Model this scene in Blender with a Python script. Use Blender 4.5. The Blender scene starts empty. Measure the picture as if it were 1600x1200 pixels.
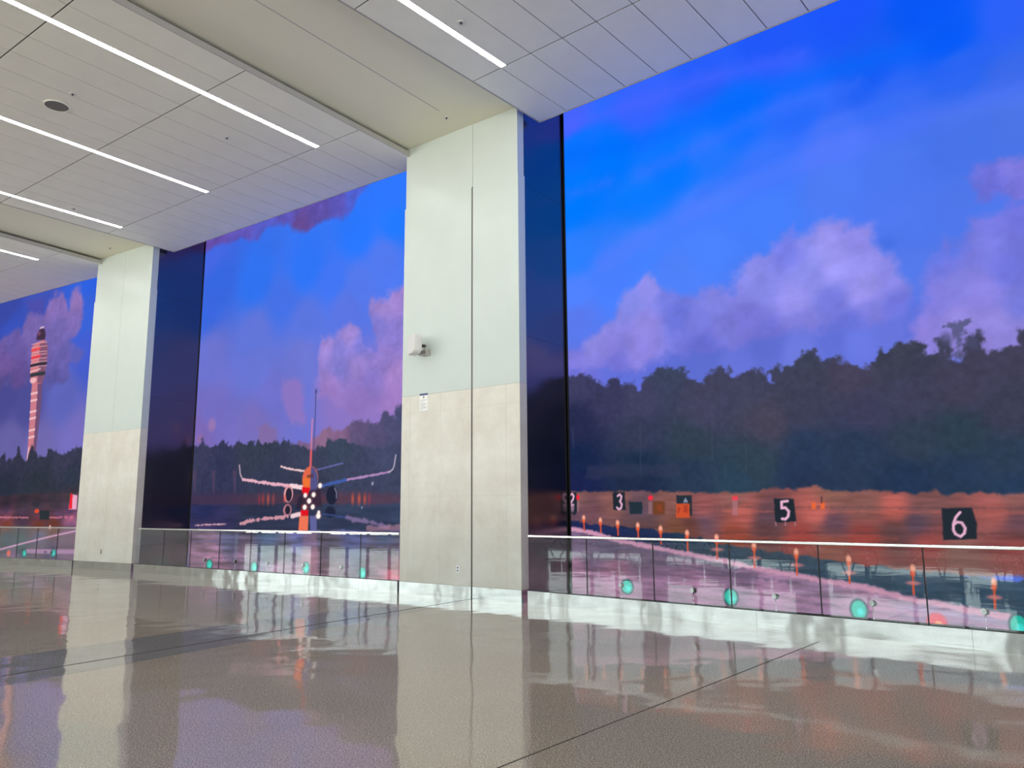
import bpy, bmesh, math, random
import numpy as np
from mathutils import Matrix, Vector

scene = bpy.context.scene
col = scene.collection

# ----------------------------------------------------------------- camera
F_PX, PITCH, ROLL, EYE = 1201.6, 0.159369, -0.00718, 1.55
cam_d = bpy.data.cameras.new('camera'); cam = bpy.data.objects.new('camera', cam_d); col.objects.link(cam)
cam_d.sensor_fit = 'HORIZONTAL'; cam_d.sensor_width = 36.0; cam_d.lens = 36.0 * F_PX / 1600.0
cam_d.clip_start = 0.05; cam_d.clip_end = 300
cp, sp = math.cos(PITCH), math.sin(PITCH)
fwd = Vector((0, cp, sp)); up0 = Vector((0, -sp, cp)); rt0 = Vector((1, 0, 0))
rt = math.cos(ROLL) * rt0 + math.sin(ROLL) * up0; up = -math.sin(ROLL) * rt0 + math.cos(ROLL) * up0
cam.matrix_world = Matrix(((rt.x, up.x, -fwd.x, 0), (rt.y, up.y, -fwd.y, 0), (rt.z, up.z, -fwd.z, EYE), (0, 0, 0, 1)))
scene.camera = cam

# ----------------------------------------------------------------- daylight outside the window wall, exposure
SKY, APRON = 3.3, 14
world = bpy.data.worlds.new('world'); scene.world = world; world.use_nodes = True
wn = world.node_tree; wn.nodes.clear()
def W(t): return wn.nodes.new(t)
tc = W('ShaderNodeTexCoord'); sx = W('ShaderNodeSeparateXYZ'); rp = W('ShaderNodeValToRGB'); bg = W('ShaderNodeBackground'); wo = W('ShaderNodeOutputWorld')
wn.links.new(tc.outputs['Generated'], sx.inputs[0])
mr = W('ShaderNodeMapRange'); mr.inputs['From Min'].default_value = -1; mr.inputs['From Max'].default_value = 1
wn.links.new(sx.outputs['Z'], mr.inputs['Value']); wn.links.new(mr.outputs[0], rp.inputs[0])
cr = rp.color_ramp
cr.elements[0].position = 0.0; cr.elements[0].color = (0.46 * APRON, 0.43 * APRON, 0.38 * APRON, 1)
cr.elements[1].position = 1.0; cr.elements[1].color = (0.55 * SKY, 0.76 * SKY, 1.0 * SKY, 1)
e = cr.elements.new(0.495); e.color = (0.58 * APRON, 0.54 * APRON, 0.48 * APRON, 1)
e = cr.elements.new(0.505); e.color = (0.90 * SKY, 1.0 * SKY, 0.97 * SKY, 1)
e = cr.elements.new(0.70); e.color = (0.80 * SKY, 0.96 * SKY, 1.0 * SKY, 1)
wn.links.new(rp.outputs[0], bg.inputs[0]); wn.links.new(bg.outputs[0], wo.inputs[0])
scene.view_settings.view_transform = 'Standard'; scene.view_settings.look = 'None'
scene.view_settings.exposure = 0.0; scene.view_settings.gamma = 1.0; scene.view_settings.use_curve_mapping = False
try:
    scene.cycles.use_denoising = True
    scene.cycles.max_bounces = 10; scene.cycles.diffuse_bounces = 6; scene.cycles.glossy_bounces = 6; scene.cycles.transparent_max_bounces = 16
    scene.cycles.sample_clamp_indirect = 8
except Exception: pass
LAMP = 36.0

# ----------------------------------------------------------------- materials
def mat(name, color, rough=0.5, metal=0.0, spec=0.5, emit=None, estr=0.0):
    m = bpy.data.materials.new(name); m.use_nodes = True
    b = m.node_tree.nodes['Principled BSDF']
    b.inputs['Base Color'].default_value = (*color, 1); b.inputs['Roughness'].default_value = rough
    b.inputs['Metallic'].default_value = metal; b.inputs['Specular IOR Level'].default_value = spec
    if emit: b.inputs['Emission Color'].default_value = (*emit, 1); b.inputs['Emission Strength'].default_value = estr
    return m
def nd(m, t): return m.node_tree.nodes.new(t)
def lk(m, a, b): m.node_tree.links.new(a, b)
def noise(m, scale, detail=4, rough=0.55, vec=None, stretch=None):
    n = nd(m, 'ShaderNodeTexNoise'); n.inputs['Scale'].default_value = scale; n.inputs['Detail'].default_value = detail; n.inputs['Roughness'].default_value = rough
    t = nd(m, 'ShaderNodeTexCoord'); src = t.outputs['Object']
    if stretch:
        mp = nd(m, 'ShaderNodeMapping'); mp.inputs['Scale'].default_value = stretch; lk(m, src, mp.inputs[0]); src = mp.outputs[0]
    lk(m, src, n.inputs['Vector']); return n
def ramp(m, fac, stops):
    r = nd(m, 'ShaderNodeValToRGB'); c = r.color_ramp
    while len(c.elements) < len(stops): c.elements.new(0.5)
    for el, (p, rgb) in zip(c.elements, stops): el.position = p; el.color = (*rgb, 1)
    lk(m, fac, r.inputs[0]); return r
def mixc(m, a, b, fac, mode='MIX'):
    x = nd(m, 'ShaderNodeMix'); x.data_type = 'RGBA'; x.blend_type = mode
    for s, v in (('A', a), ('B', b)):
        i = [k for k in x.inputs if k.name == s and k.type == 'RGBA'][0]
        if hasattr(v, 'type') and hasattr(v, 'links'): lk(m, v, i)
        else: i.default_value = (*v, 1)
    f = x.inputs[0]
    if hasattr(fac, 'links'): lk(m, fac, f)
    else: f.default_value = fac
    return [o for o in x.outputs if o.type == 'RGBA'][0]
def bump(m, height, strength, dist=0.01):
    b = nd(m, 'ShaderNodeBump'); b.inputs['Strength'].default_value = strength; b.inputs['Distance'].default_value = dist
    lk(m, height, b.inputs['Height']); lk(m, b.outputs[0], m.node_tree.nodes['Principled BSDF'].inputs['Normal']); return b
def P(m): return m.node_tree.nodes['Principled BSDF']

white = mat('white_cladding', (0.80, 0.82, 0.79), 0.32)
n = noise(white, 1.3, 2); lk(white, ramp(white, n.outputs[0], [(0.3, (0.54, 0.62, 0.595)), (0.7, (0.565, 0.645, 0.62))]).outputs[0], P(white).inputs['Base Color'])
stone = mat('stone_tile', (0.6, 0.57, 0.5), 0.38)
n1 = noise(stone, 1.1, 6, 0.62); n2 = noise(stone, 5.0, 5, 0.65); n3 = noise(stone, 0.55, 2)
c1 = ramp(stone, n1.outputs[0], [(0.30, (0.63, 0.60, 0.535)), (0.52, (0.70, 0.69, 0.63)), (0.74, (0.775, 0.78, 0.735))])
c2 = ramp(stone, n2.outputs[0], [(0.35, (0.93, 0.925, 0.915)), (0.65, (1.0, 1.0, 1.0))])
lk(stone, mixc(stone, c1.outputs[0], c2.outputs[0], 0.8, 'MULTIPLY'), P(stone).inputs['Base Color'])
grout = mat('grout', (0.45, 0.43, 0.38), 0.8)
jointm = mat('joint_seal', (0.13, 0.13, 0.125), 0.8, spec=0.2)
fjoint = mat('floor_joint', (0.05, 0.045, 0.04), 0.9, spec=0.1)
steel = mat('brushed_steel', (0.60, 0.615, 0.60), 0.14, 1.0)
n = noise(steel, 1.7, 1.5, 0.5, stretch=(1, 1, 0.6)); bump(steel, n.outputs[0], 0.45, 0.07)
railm = mat('rail_steel', (0.80, 0.81, 0.79), 0.22, 1.0)
darkm = mat('dark_gloss_panel', (0.20, 0.195, 0.20), 0.24, 0.97)
seamm = mat('panel_seam', (0.012, 0.012, 0.016), 0.6)
black = mat('black_frame', (0.010, 0.010, 0.012), 0.5)
tile = mat('ceiling_panel', (0.8,0.8,0.785), 0.62)
n = noise(tile, 2.2, 2); lk(tile, ramp(tile, n.outputs[0], [(0.3, (0.86, 0.875, 0.79)), (0.7, (0.89, 0.905, 0.82))]).outputs[0], P(tile).inputs['Base Color'])
gap = mat('panel_gap', (0.10, 0.10, 0.10), 0.9)
fascia = mat('fascia_metal', (0.46, 0.46, 0.44), 0.5)
soffit = mat('soffit_plaster', (0.83, 0.825, 0.69), 0.75)
plenum = mat('plenum_dark', (0.02, 0.02, 0.02), 0.9)
wallm = mat('hall_wall', (0.62, 0.61, 0.58), 0.6)
frame_m = mat('window_metal', (0.30, 0.31, 0.32), 0.4, 0.6)
diffuser = mat('lamp_diffuser', (0.9, 0.9, 0.9), 0.4, emit=(1.0, 0.985, 0.96), estr=LAMP)
lampbody = mat('lamp_housing', (0.8, 0.8, 0.8), 0.4)
grille = mat('speaker_grille', (0.16, 0.16, 0.155), 0.7)
plastic = mat('white_plastic', (0.74, 0.75, 0.73), 0.35)
bracket_m = mat('bracket_metal', (0.52, 0.50, 0.47), 0.45, 0.3)
darkpl = mat('dark_plastic', (0.04, 0.04, 0.035), 0.5)
navy = mat('navy_print', (0.045, 0.07, 0.20), 0.5)
ink = mat('grey_print', (0.22, 0.24, 0.26), 0.6)
paper = mat('sign_white', (0.86, 0.88, 0.88), 0.4)
chrome = mat('polished_metal', (0.86, 0.86, 0.86), 0.08, 1.0)
vinyl = mat('black_vinyl', (0.03, 0.03, 0.035), 0.4)

floor_m = mat('terrazzo', (0.2, 0.18, 0.16), 0.06, spec=0.5)
n1 = noise(floor_m, 95, 3, 0.7); n2 = noise(floor_m, 26, 3, 0.6); n3 = noise(floor_m, 0.35, 3)
c1 = ramp(floor_m, n1.outputs[0], [(0.32, (0.095, 0.078, 0.060)), (0.45, (0.285, 0.242, 0.190)), (0.55, (0.365, 0.314, 0.248)), (0.66, (0.72, 0.645, 0.53))])
c2 = ramp(floor_m, n2.outputs[0], [(0.3, (0.86, 0.85, 0.84)), (0.7, (1.08, 1.08, 1.08))])
cc = mixc(floor_m, c1.outputs[0], c2.outputs[0], 0.8, 'MULTIPLY')
c3 = ramp(floor_m, n3.outputs[0], [(0.3, (0.94, 0.93, 0.92)), (0.7, (1.03, 1.03, 1.02))])
lk(floor_m, mixc(floor_m, cc, c3.outputs[0], 1.0, 'MULTIPLY'), P(floor_m).inputs['Base Color'])
nb = noise(floor_m, 0.9, 2, 0.5); nb2 = noise(floor_m, 3.0, 1.5, 0.5)
ad = nd(floor_m, 'ShaderNodeMath'); ad.operation = 'MULTIPLY_ADD'; ad.inputs[1].default_value = 0.12
lk(floor_m, nb2.outputs[0], ad.inputs[0]); lk(floor_m, nb.outputs[0], ad.inputs[2]); bump(floor_m, ad.outputs[0], 0.16, 0.085)
band_m = mat('grey_terrazzo', (0.13, 0.13, 0.13), 0.06, spec=0.5)
n1 = noise(band_m, 95, 3, 0.7); lk(band_m, ramp(band_m, n1.outputs[0], [(0.30, (0.12, 0.115, 0.107)), (0.50, (0.20, 0.193, 0.18)), (0.72, (0.38, 0.365, 0.34))]).outputs[0], P(band_m).inputs['Base Color'])
nb = noise(band_m, 0.9, 2, 0.5); bump(band_m, nb.outputs[0], 0.16, 0.085)

glass = bpy.data.materials.new('railing_glass'); glass.use_nodes = True
g = glass.node_tree; g.nodes.clear()
go = g.nodes.new('ShaderNodeOutputMaterial'); gm = g.nodes.new('ShaderNodeMixShader'); gt = g.nodes.new('ShaderNodeBsdfTransparent'); gg = g.nodes.new('ShaderNodeBsdfGlossy'); gl = g.nodes.new('ShaderNodeLayerWeight'); gp = g.nodes.new('ShaderNodeMath'); gf = g.nodes.new('ShaderNodeMath')
gt.inputs[0].default_value = (0.945, 0.965, 0.96, 1); gg.inputs['Roughness'].default_value = 0.0; gg.inputs[0].default_value = (0.95, 1.0, 0.98, 1); gp.operation = 'POWER'; gp.inputs[1].default_value = 4.2; gf.operation = 'MULTIPLY_ADD'; gf.inputs[1].default_value = 0.87; gf.inputs[2].default_value = 0.062
g.links.new(gl.outputs['Facing'], gp.inputs[0]); g.links.new(gp.outputs[0], gf.inputs[0])
g.links.new(gf.outputs[0], gm.inputs[0]); g.links.new(gt.outputs[0], gm.inputs[1]); g.links.new(gg.outputs[0], gm.inputs[2]); g.links.new(gm.outputs[0], go.inputs[0])

screen_m = bpy.data.materials.new('led_picture'); screen_m.use_nodes = True
g = screen_m.node_tree; g.nodes.clear()
so = g.nodes.new('ShaderNodeOutputMaterial'); se = g.nodes.new('ShaderNodeEmission'); sa = g.nodes.new('ShaderNodeVertexColor'); sa.layer_name = 'picture'
g.links.new(sa.outputs['Color'], se.inputs['Color']); se.inputs['Strength'].default_value = 1.0; g.links.new(se.outputs[0], so.inputs[0])

# ----------------------------------------------------------------- mesh helpers
def box(bm, x0, x1, y0, y1, z0, z1, mi=0):
    v = [bm.verts.new((x, y, z)) for z in (z0, z1) for y in (y0, y1) for x in (x0, x1)]
    for f in ((0, 2, 3, 1), (4, 5, 7, 6), (0, 1, 5, 4), (2, 6, 7, 3), (0, 4, 6, 2), (1, 3, 7, 5)):
        bm.faces.new([v[k] for k in f]).material_index = mi
def prism(bm, pts, z0, z1, mi=0):
    a = [bm.verts.new((p[0], p[1], z0)) for p in pts]; b = [bm.verts.new((p[0], p[1], z1)) for p in pts]; k = len(pts)
    bm.faces.new(a[::-1]).material_index = mi; bm.faces.new(b).material_index = mi
    for i in range(k): bm.faces.new((a[i], a[(i + 1) % k], b[(i + 1) % k], b[i])).material_index = mi
def tube(bm, p, q, r, seg=16, r2=None):
    p, q = Vector(p), Vector(q); d = (q - p); M = d.to_track_quat('Z', 'Y').to_matrix(); r2 = r if r2 is None else r2
    a = []; b = []
    for i in range(seg):
        t = 2 * math.pi * i / seg; o = Vector((math.cos(t), math.sin(t), 0))
        a.append(bm.verts.new(p + M @ (o * r))); b.append(bm.verts.new(q + M @ (o * r2)))
    bm.faces.new(a[::-1]); bm.faces.new(b)
    for i in range(seg): bm.faces.new((a[i], a[(i + 1) % seg], b[(i + 1) % seg], b[i])).smooth = True
def ring(bm, c, r0, r1, z0, z1, seg=32):
    pr = [(r0, z0), (r1, z0), (r1, z1), (r0, z1)]; rows = []
    for i in range(seg):
        t = 2 * math.pi * i / seg; rows.append([bm.verts.new((c[0] + r * math.cos(t), c[1] + r * math.sin(t), z)) for r, z in pr])
    for i in range(seg):
        a, b = rows[i], rows[(i + 1) % seg]
        for k in range(4): bm.faces.new((a[k], b[k], b[(k + 1) % 4], a[(k + 1) % 4]))
def path_tube(bm, pts, r, seg=10):
    for a, b in zip(pts, pts[1:]): tube(bm, a, b, r, seg)
def obj(name, bm, mats, parent=None, bevel=0.0):
    me = bpy.data.meshes.new(name); bmesh.ops.recalc_face_normals(bm, faces=bm.faces); bm.to_mesh(me); bm.free()
    o = bpy.data.objects.new(name, me); col.objects.link(o)
    for m in (mats if isinstance(mats, (list, tuple)) else [mats]): me.materials.append(m)
    if parent: o.parent = parent
    if bevel:
        md = o.modifiers.new('bevel', 'BEVEL'); md.width = bevel; md.segments = 2; md.limit_method = 'ANGLE'
    return o
def B(*boxes):
    bm = bmesh.new()
    for b in boxes: box(bm, *b)
    return bm
def tag(o, label=None, cat=None, group=None, kind=None):
    if label: o['label'] = label
    if cat: o['category'] = cat
    if group: o['group'] = group
    if kind: o['kind'] = kind
    return o
def empty(name, loc, deg=0.0, label=None, cat=None, group=None, kind=None):
    o = bpy.data.objects.new(name, None); col.objects.link(o); o.location = loc; o.rotation_euler = (0, 0, math.radians(deg)); o.empty_display_size = 0.2
    return tag(o, label, cat, group, kind)
def at(o, deg, x, y=0.0):
    a = math.radians(deg); return (o[0] + x * math.cos(a) - y * math.sin(a), o[1] + x * math.sin(a) + y * math.cos(a))

# frames on plan: origin and heading of each straight piece of the curved wall (x along the wall, +y into it)
P2, A2, W2 = (-2.1255, 14.7135), -37.1, 2.83
P1, A1, W1 = (-12.03, 21.52), -32.3, 2.71
RR, AR = (0.23, 12.93), -42.0
RM, AM = (-9.65, 20.02), -35.05
RL, AL = (-12.06, 21.54), -28.5
SR, SAR = (1.03, 14.195), -41.3
SM, SAM = (-8.895, 21.44), -35.0
SL, SAL = (-11.47, 22.60), -28.5
CR, CAR = (0.55, 13.30), -40.0
CM, CAM = (-9.33, 20.41), -35.5
CL, CAL = (-19.45, 26.74), -31.0
ZC, ZS = 8.60, 8.755
BACK = 14.6

# ----------------------------------------------------------------- floor
fl = empty('floor', (0, 0, 0), kind='structure', label='polished brown terrazzo floor of the hall', cat='floor')
bm = bmesh.new(); prism(bm, [(-34, -16), (24, -16), (24, 34), (-34, 34)], -0.2, 0.0); obj('terrazzo_slab', bm, floor_m, fl)
bm = bmesh.new(); prism(bm, [(-1.60, 13.95), (-0.74, 13.64), (-3.06, 9.92), (-4.68, 7.36), (-9.0, 1.1), (-10.2, 1.1), (-5.49, 8.56), (-3.74, 11.01), (-2.4, 13.25)][0:0] or [(-1.12, 13.93), (-0.60, 13.56), (-3.06, 9.62), (-4.62, 7.20), (-9.2, 0.4), (-10.35, 0.9), (-5.49, 8.56), (-3.74, 11.08)], 0.0, 0.0008); obj('grey_band', bm, band_m, fl)
bm = bmesh.new()
def strip(bm, a, b, w, z0=0.0005, z1=0.0022):
    a, b = Vector((*a, 0)), Vector((*b, 0)); d = (b - a).normalized(); s = Vector((-d.y, d.x, 0)) * w / 2
    prism(bm, [a + s, a - s, b - s, b + s], z0, z1)
strip(bm, (-0.73, 13.66), (-4.92, 7.60), 0.022); strip(bm, (-4.92, 7.60), (-10.2, 0.0), 0.022)
obj('expansion_joint', bm, fjoint, fl)
bm = bmesh.new(); strip(bm, (3.5, 9.2), (-6.5, -2.6), 0.009, 0.0003, 0.0018); obj('divider_strip', bm, fjoint, fl)

# ----------------------------------------------------------------- outer shell: window wall behind the viewer, end and back walls added to keep stray sky light out, dark void over the ceiling
WW, AW = at((-1.0, 13.86), -37.1, 0, -15.8), -37.1
ww = empty('wall_window_side', (WW[0], WW[1], 0), AW, kind='structure', label='tall window wall facing the screens', cat='wall')
bm = bmesh.new(); X0, X1, Z0, Z1 = -27.0, 24.0, 0.25, 8.3
box(bm, X0, X1, -0.3, 0, 0, Z0); box(bm, X0, X1, -0.3, 0, Z1, 9.8)
NP = 8; pw = (X1 - X0) / NP
for i in range(NP + 1): box(bm, X0 + i * pw - 0.5, X0 + i * pw + 0.5, -0.3, 0, Z0, Z1)
obj('wall_body', bm, wallm, ww)
for i in range(NP):
    a, b = X0 + i * pw + 0.5, X0 + (i + 1) * pw - 0.5
    bm = bmesh.new(); nm = 4
    for k in range(nm + 1):
        x = a + (b - a) * k / nm; box(bm, x - 0.04, x + 0.04, -0.2, -0.06, Z0, Z1)
    for z in (Z0 + 0.04, 3.0, 5.7, Z1 - 0.04): box(bm, a, b, -0.19, -0.07, z - 0.04, z + 0.04)
    w = obj('window_%d' % (i + 1), bm, frame_m, ww); w['kind'] = 'structure'
pl = bpy.data.lights.new('window_portal', 'AREA'); pl.shape = 'RECTANGLE'; pl.size = X1 - X0; pl.size_y = Z1 - Z0; pl.cycles.is_portal = True
po = bpy.data.objects.new('window_portal', pl); col.objects.link(po); c = at(WW, AW, (X0 + X1) / 2, -0.32); po.location = (c[0], c[1], (Z0 + Z1) / 2)
dv = Vector((-math.sin(math.radians(AW)), math.cos(math.radians(AW)), 0)); po.rotation_euler = dv.to_track_quat('-Z', 'Y').to_euler()
e0, e1 = at(WW, AW, X0, 0), at(WW, AW, X1, 0)
def slab(name, a, b, z0, z1, m, label, cat='wall', th=0.25):
    a, b = Vector((*a, 0)), Vector((*b, 0)); d = (b - a).normalized(); s = Vector((-d.y, d.x, 0)) * th
    bm = bmesh.new(); prism(bm, [a, b, b + s, a + s], z0, z1); o = obj(name, bm, m); return tag(o, label, cat, kind='structure')
endR = at(SR, SAR, 9.3, 0.12); endL = at(SL, SAL, -9.3, 0.12)
slab('wall_right_added', e1, endR, 0, 9.8, wallm, 'added plain wall past the right screen, closing off sky light', th=-0.25)  # unseen closure, added so sky light enters only by the windows
slab('wall_left_added', endL, e0, 0, 9.8, wallm, 'added plain wall past the left screen, closing off sky light', th=-0.25)  # same added closure for the left end, unseen from the camera
outer = [at(SL, SAL, -9.4, 0.6), at(SL, SAL, 1.3, 0.9), at(SM, SAM, 0.5, 0.9), at(SM, SAM, 9.6, 0.6), at(SR, SAR, 0.5, 0.6), at(SR, SAR, 9.5, 0.6)]
bm = bmesh.new()
for a, b in zip(outer, outer[1:]):
    a, b = Vector((*a, 0)), Vector((*b, 0)); d = (b - a).normalized(); s = Vector((-d.y, d.x, 0)) * 0.25; prism(bm, [a, b + d * 0.1, b + d * 0.1 + s, a + s], 0, 9.8)
tag(obj('wall_back_added', bm, plenum), 'added dark wall behind the screens, blocking sky light', 'wall', kind='structure')  # added to block sky leaking through gaps between screens and pillars
bm = bmesh.new(); prism(bm, [(-36, -18), (26, -18), (26, 36), (-36, 36)], 9.8, 9.95); tag(obj('ceiling_void', bm, plenum), 'dark void above the hung ceiling', 'ceiling', kind='structure')

# ----------------------------------------------------------------- hung ceiling fields of long panels with slots for the strip lamps
PITCHW, NPL = 0.617, 15
LAMPS = (1, 7, 13)
SLOT = 0.125
V0, VP = 1.81, 2.49
def cloud(o, deg, label):
    rt_ = empty('ceiling', (o[0], o[1], ZC), deg, kind='structure', label=label, cat='ceiling')
    W_ = PITCHW * NPL; bm = bmesh.new(); g_ = 0.0085; gx = 0.012
    vs = [0.0, V0]
    while vs[-1] + VP < BACK: vs.append(vs[-1] + VP)
    vs.append(BACK)
    for r_ in range(len(vs) - 1):
        for k in range(NPL):
            a = k * PITCHW + g_; b = (k + 1) * PITCHW - g_
            if r_ > 0 and k in LAMPS: a += SLOT
            box(bm, a, b, -vs[r_ + 1] + gx, -vs[r_] - gx, 0.0, 0.012)
    obj('ceiling_panels', bm, tile, rt_)
    bm = bmesh.new(); xs = [0.0]
    for k in LAMPS: xs += [k * PITCHW, k * PITCHW + SLOT]
    xs.append(W_)
    for a, b in zip(xs[0::2], xs[1::2]): box(bm, a + 0.006, b - 0.006, -BACK, -V0 - 0.002, 0.0121, 0.05)
    box(bm, 0.006, W_ - 0.006, -V0 + 0.002, -0.006, 0.0121, 0.05)
    obj('backing', bm, gap, rt_)
    bm = bmesh.new(); box(bm, W_ + 0.001, W_ + 0.02, -BACK, 0.015, -0.006, 0.095); box(bm, -0.02, -0.001, -BACK, 0.015, -0.006, 0.095); box(bm, -0.001, W_ + 0.001, 0.001, 0.015, -0.006, 0.095)
    obj('fascia', bm, fascia, rt_)
    return rt_
cloud(CR, CAR, 'grey panel ceiling above the right screen')
cloud(CM, CAM, 'grey panel ceiling above the middle screen with the airplane')
cloud(CL, CAL, 'grey panel ceiling above the left screen with the tower')
lamp_labels = {('R', 1): 'white strip light in the right ceiling, ending above the wide pillar',
 ('R', 7): 'white recessed strip light over the viewer in the right ceiling', ('R', 13): 'white recessed strip light near the right end of the right ceiling',
 ('M', 13): 'longest white strip light of the middle ceiling, closest to the wide pillar', ('M', 7): 'white strip light running down the centre of the middle ceiling',
 ('M', 1): 'white strip light of the middle ceiling nearest the far left pillar', ('L', 13): 'short piece of white strip light in the far left ceiling',
 ('L', 7): 'white strip light in the middle of the far left ceiling', ('L', 1): 'white strip light at the left edge of the far left ceiling'}
for nm, o, deg in (('R', CR, CAR), ('M', CM, CAM), ('L', CL, CAL)):
    for k in LAMPS:
        c = at(o, deg, k * PITCHW + SLOT / 2, -V0)
        t = empty('strip_light', (c[0], c[1], ZC), deg, lamp_labels[(nm, k)], 'ceiling light', 'recessed strip lights in the ceiling')
        h = SLOT / 2 - 0.004; Ln = BACK - V0
        obj('housing', B((-h, h, -Ln, -0.004, 0.03, 0.09), (-h, -h + 0.006, -Ln, -0.004, 0.0, 0.03), (h - 0.006, h, -Ln, -0.004, 0.0, 0.03), (-h + 0.006, h - 0.006, -0.010, -0.004, 0.0, 0.03)), lampbody, t)
        obj('diffuser', B((-h + 0.007, h - 0.007, -Ln, -0.011, 0.002, 0.028)), diffuser, t)

# plaster soffits over the pillars, between the hung fields
def soff(*q, label):
    bm = bmesh.new(); prism(bm, list(q), ZS, ZS + 0.5); tag(obj('ceiling_soffit', bm, soffit), label, 'ceiling soffit', kind='structure')
WC = PITCHW * NPL
soff(at(P2, A2, -0.04, 0.1), at(P2, A2, W2 - 0.03, 0.1), at(CR, CAR, 0.30, -0.6), at(CR, CAR, 0.30, -BACK), at(CM, CAM, WC - 0.30, -BACK), at(CM, CAM, WC - 0.30, -1.2), label='olive grey plaster soffit running to the wide pillar')
soff(at(P1, A1, -0.04, 0.1), at(P1, A1, W1 - 0.03, 0.1), at(CM, CAM, 0.30, -0.6), at(CM, CAM, 0.30, -BACK), at(CL, CAL, WC - 0.30, -BACK), at(CL, CAL, WC - 0.30, -1.2), label='olive grey plaster soffit running to the far left pillar')

bm = bmesh.new(); strip(bm, (-1.30, 13.15), (-4.75, 8.5), 0.02, ZS - 0.0015, ZS + 0.001); tag(obj('trim_1', bm, fascia), 'faint joint line in the plaster soffit', 'joint', kind='structure')
# ----------------------------------------------------------------- pillars
def pillar(o, deg, W_, seam, wide, label):
    p = empty('pillar', (o[0], o[1], 0), deg, kind='structure', label=label, cat='pillar')
    D, ZK, ZT, ZU = 0.206, 0.2075, 3.67, 7.48
    jw = 0.017 if wide else 0.003
    segs = [(0, seam - jw), (seam + jw, W_)]
    for a, b in segs:
        obj('kick_plate', B((a, b, 0.0, D - 0.01, 0.0, ZK)), steel, p)
        obj('white_panel', B((a if a == 0 else a, b, 0.0, D, ZT, ZU)), white, p, 0.002)
    bm = B((0.015, seam - 0.003, 0.014, D - 0.005, ZU, ZS)); box(bm, seam + 0.003, W_ - 0.016, 0.014, D - 0.005, ZU, ZS); obj('upper_panel', bm, white, p)
    # stone tiles
    bm = bmesh.new(); g_ = 0.0013
    xs = [0.0, 0.222, 1.007, seam - jw, seam + jw, 2.531 if wide else 2.45, W_]; zs = [ZK + 0.004, 1.76, 3.33, ZT - 0.004]
    for a, b in zip(xs, xs[1:]):
        if abs(a - (seam - jw)) < 1e-6 and wide: continue
        for c, d in zip(zs, zs[1:]):
            box(bm, a + (g_ if a > 0 else 0), b - (g_ if b < W_ else 0), 0.0, D, c + g_, d - g_)
    obj('stone_cladding', bm, stone, p)
    bm = B((0.004, seam - jw, 0.006, D - 0.004, ZK, ZT), (seam + jw, W_ - 0.004, 0.006, D - 0.004, ZK, ZT)); obj('grout_backing', bm, grout, p)
    if wide: obj('joint_strip', B((seam - jw, seam + jw, 0.012, 0.1, 0.0, 7.5)), jointm, p)
    else: obj('joint_strip', B((seam - jw, seam + jw, 0.004, 0.1, ZT, ZU)), jointm, p)
    # dark glossy side returns behind the pillar
    bm = B((0.012, W_ - 0.012, D, 1.62, 0.0, 9.7)); obj('dark_return', bm, darkm, p)
    bm = bmesh.new()
    for z in (4.53, 7.33): box(bm, W_ - 0.02, W_ - 0.0115, D + 0.01, 1.46, z - 0.0025, z + 0.0025)
    obj('return_seam', bm, seamm, p)
    return p
pillar(P2, A2, W2, 1.760, True, 'wide pillar of white panels over beige stone, nearest')
pillar(P1, A1, W1, 1.403, False, 'white and beige stone pillar at the far left')

# ----------------------------------------------------------------- glass railings
def railing(o, deg, x0, x1, joints, kicks, label, cap0=0.09):
    t = empty('glass_railing', (o[0], o[1], 0), deg, label, 'railing', 'glass railings in front of the screens')
    ks = [x0] + kicks + [x1]
    for a, b in zip(ks, ks[1:]): obj('base_plate', B((a + 0.0015, b - 0.0015, 0.0, 0.07, 0.0, 0.2075)), steel, t)
    js = [x0 + 0.012] + joints + [x1]
    for a, b in zip(js, js[1:]): obj('glass_panel', B((a + 0.007, b - 0.007, 0.024, 0.042, 0.2075, 1.068)), glass, t)
    for j in joints: obj('panel_gasket', B((j - 0.0065, j + 0.0065, 0.025, 0.041, 0.2075, 1.066)), black, t)
    obj('bottom_gasket', B((x0, x1, 0.018, 0.048, 0.2068, 0.213)), black, t)
    obj('top_rail', B((x0 + (cap0 if cap0 > 0 else 0), x1, 0.008, 0.058, 1.066, 1.102)), railm, t, 0.006)
    return t
rR = railing(RR, AR, 0.0, 9.0, [1.188 + 1.19 * k for k in range(7)], [0.731, 3.917, 6.375], 'glass railing right of the wide pillar with green lamps showing through', 0.006)
rM = railing(RM, AM, 0.0, 9.14, [1.239 + 1.1455 * k for k in range(7)], [3.1, 5.75, 8.12], 'glass railing between the two pillars under the airplane picture', 0.08)
rL = railing(RL, AL, -9.0, -0.02, [-0.828 - 0.97 * k for k in range(8)][::-1], [-3.6, -0.81], 'glass railing left of the far left pillar under the control tower picture', 0.0)

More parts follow.
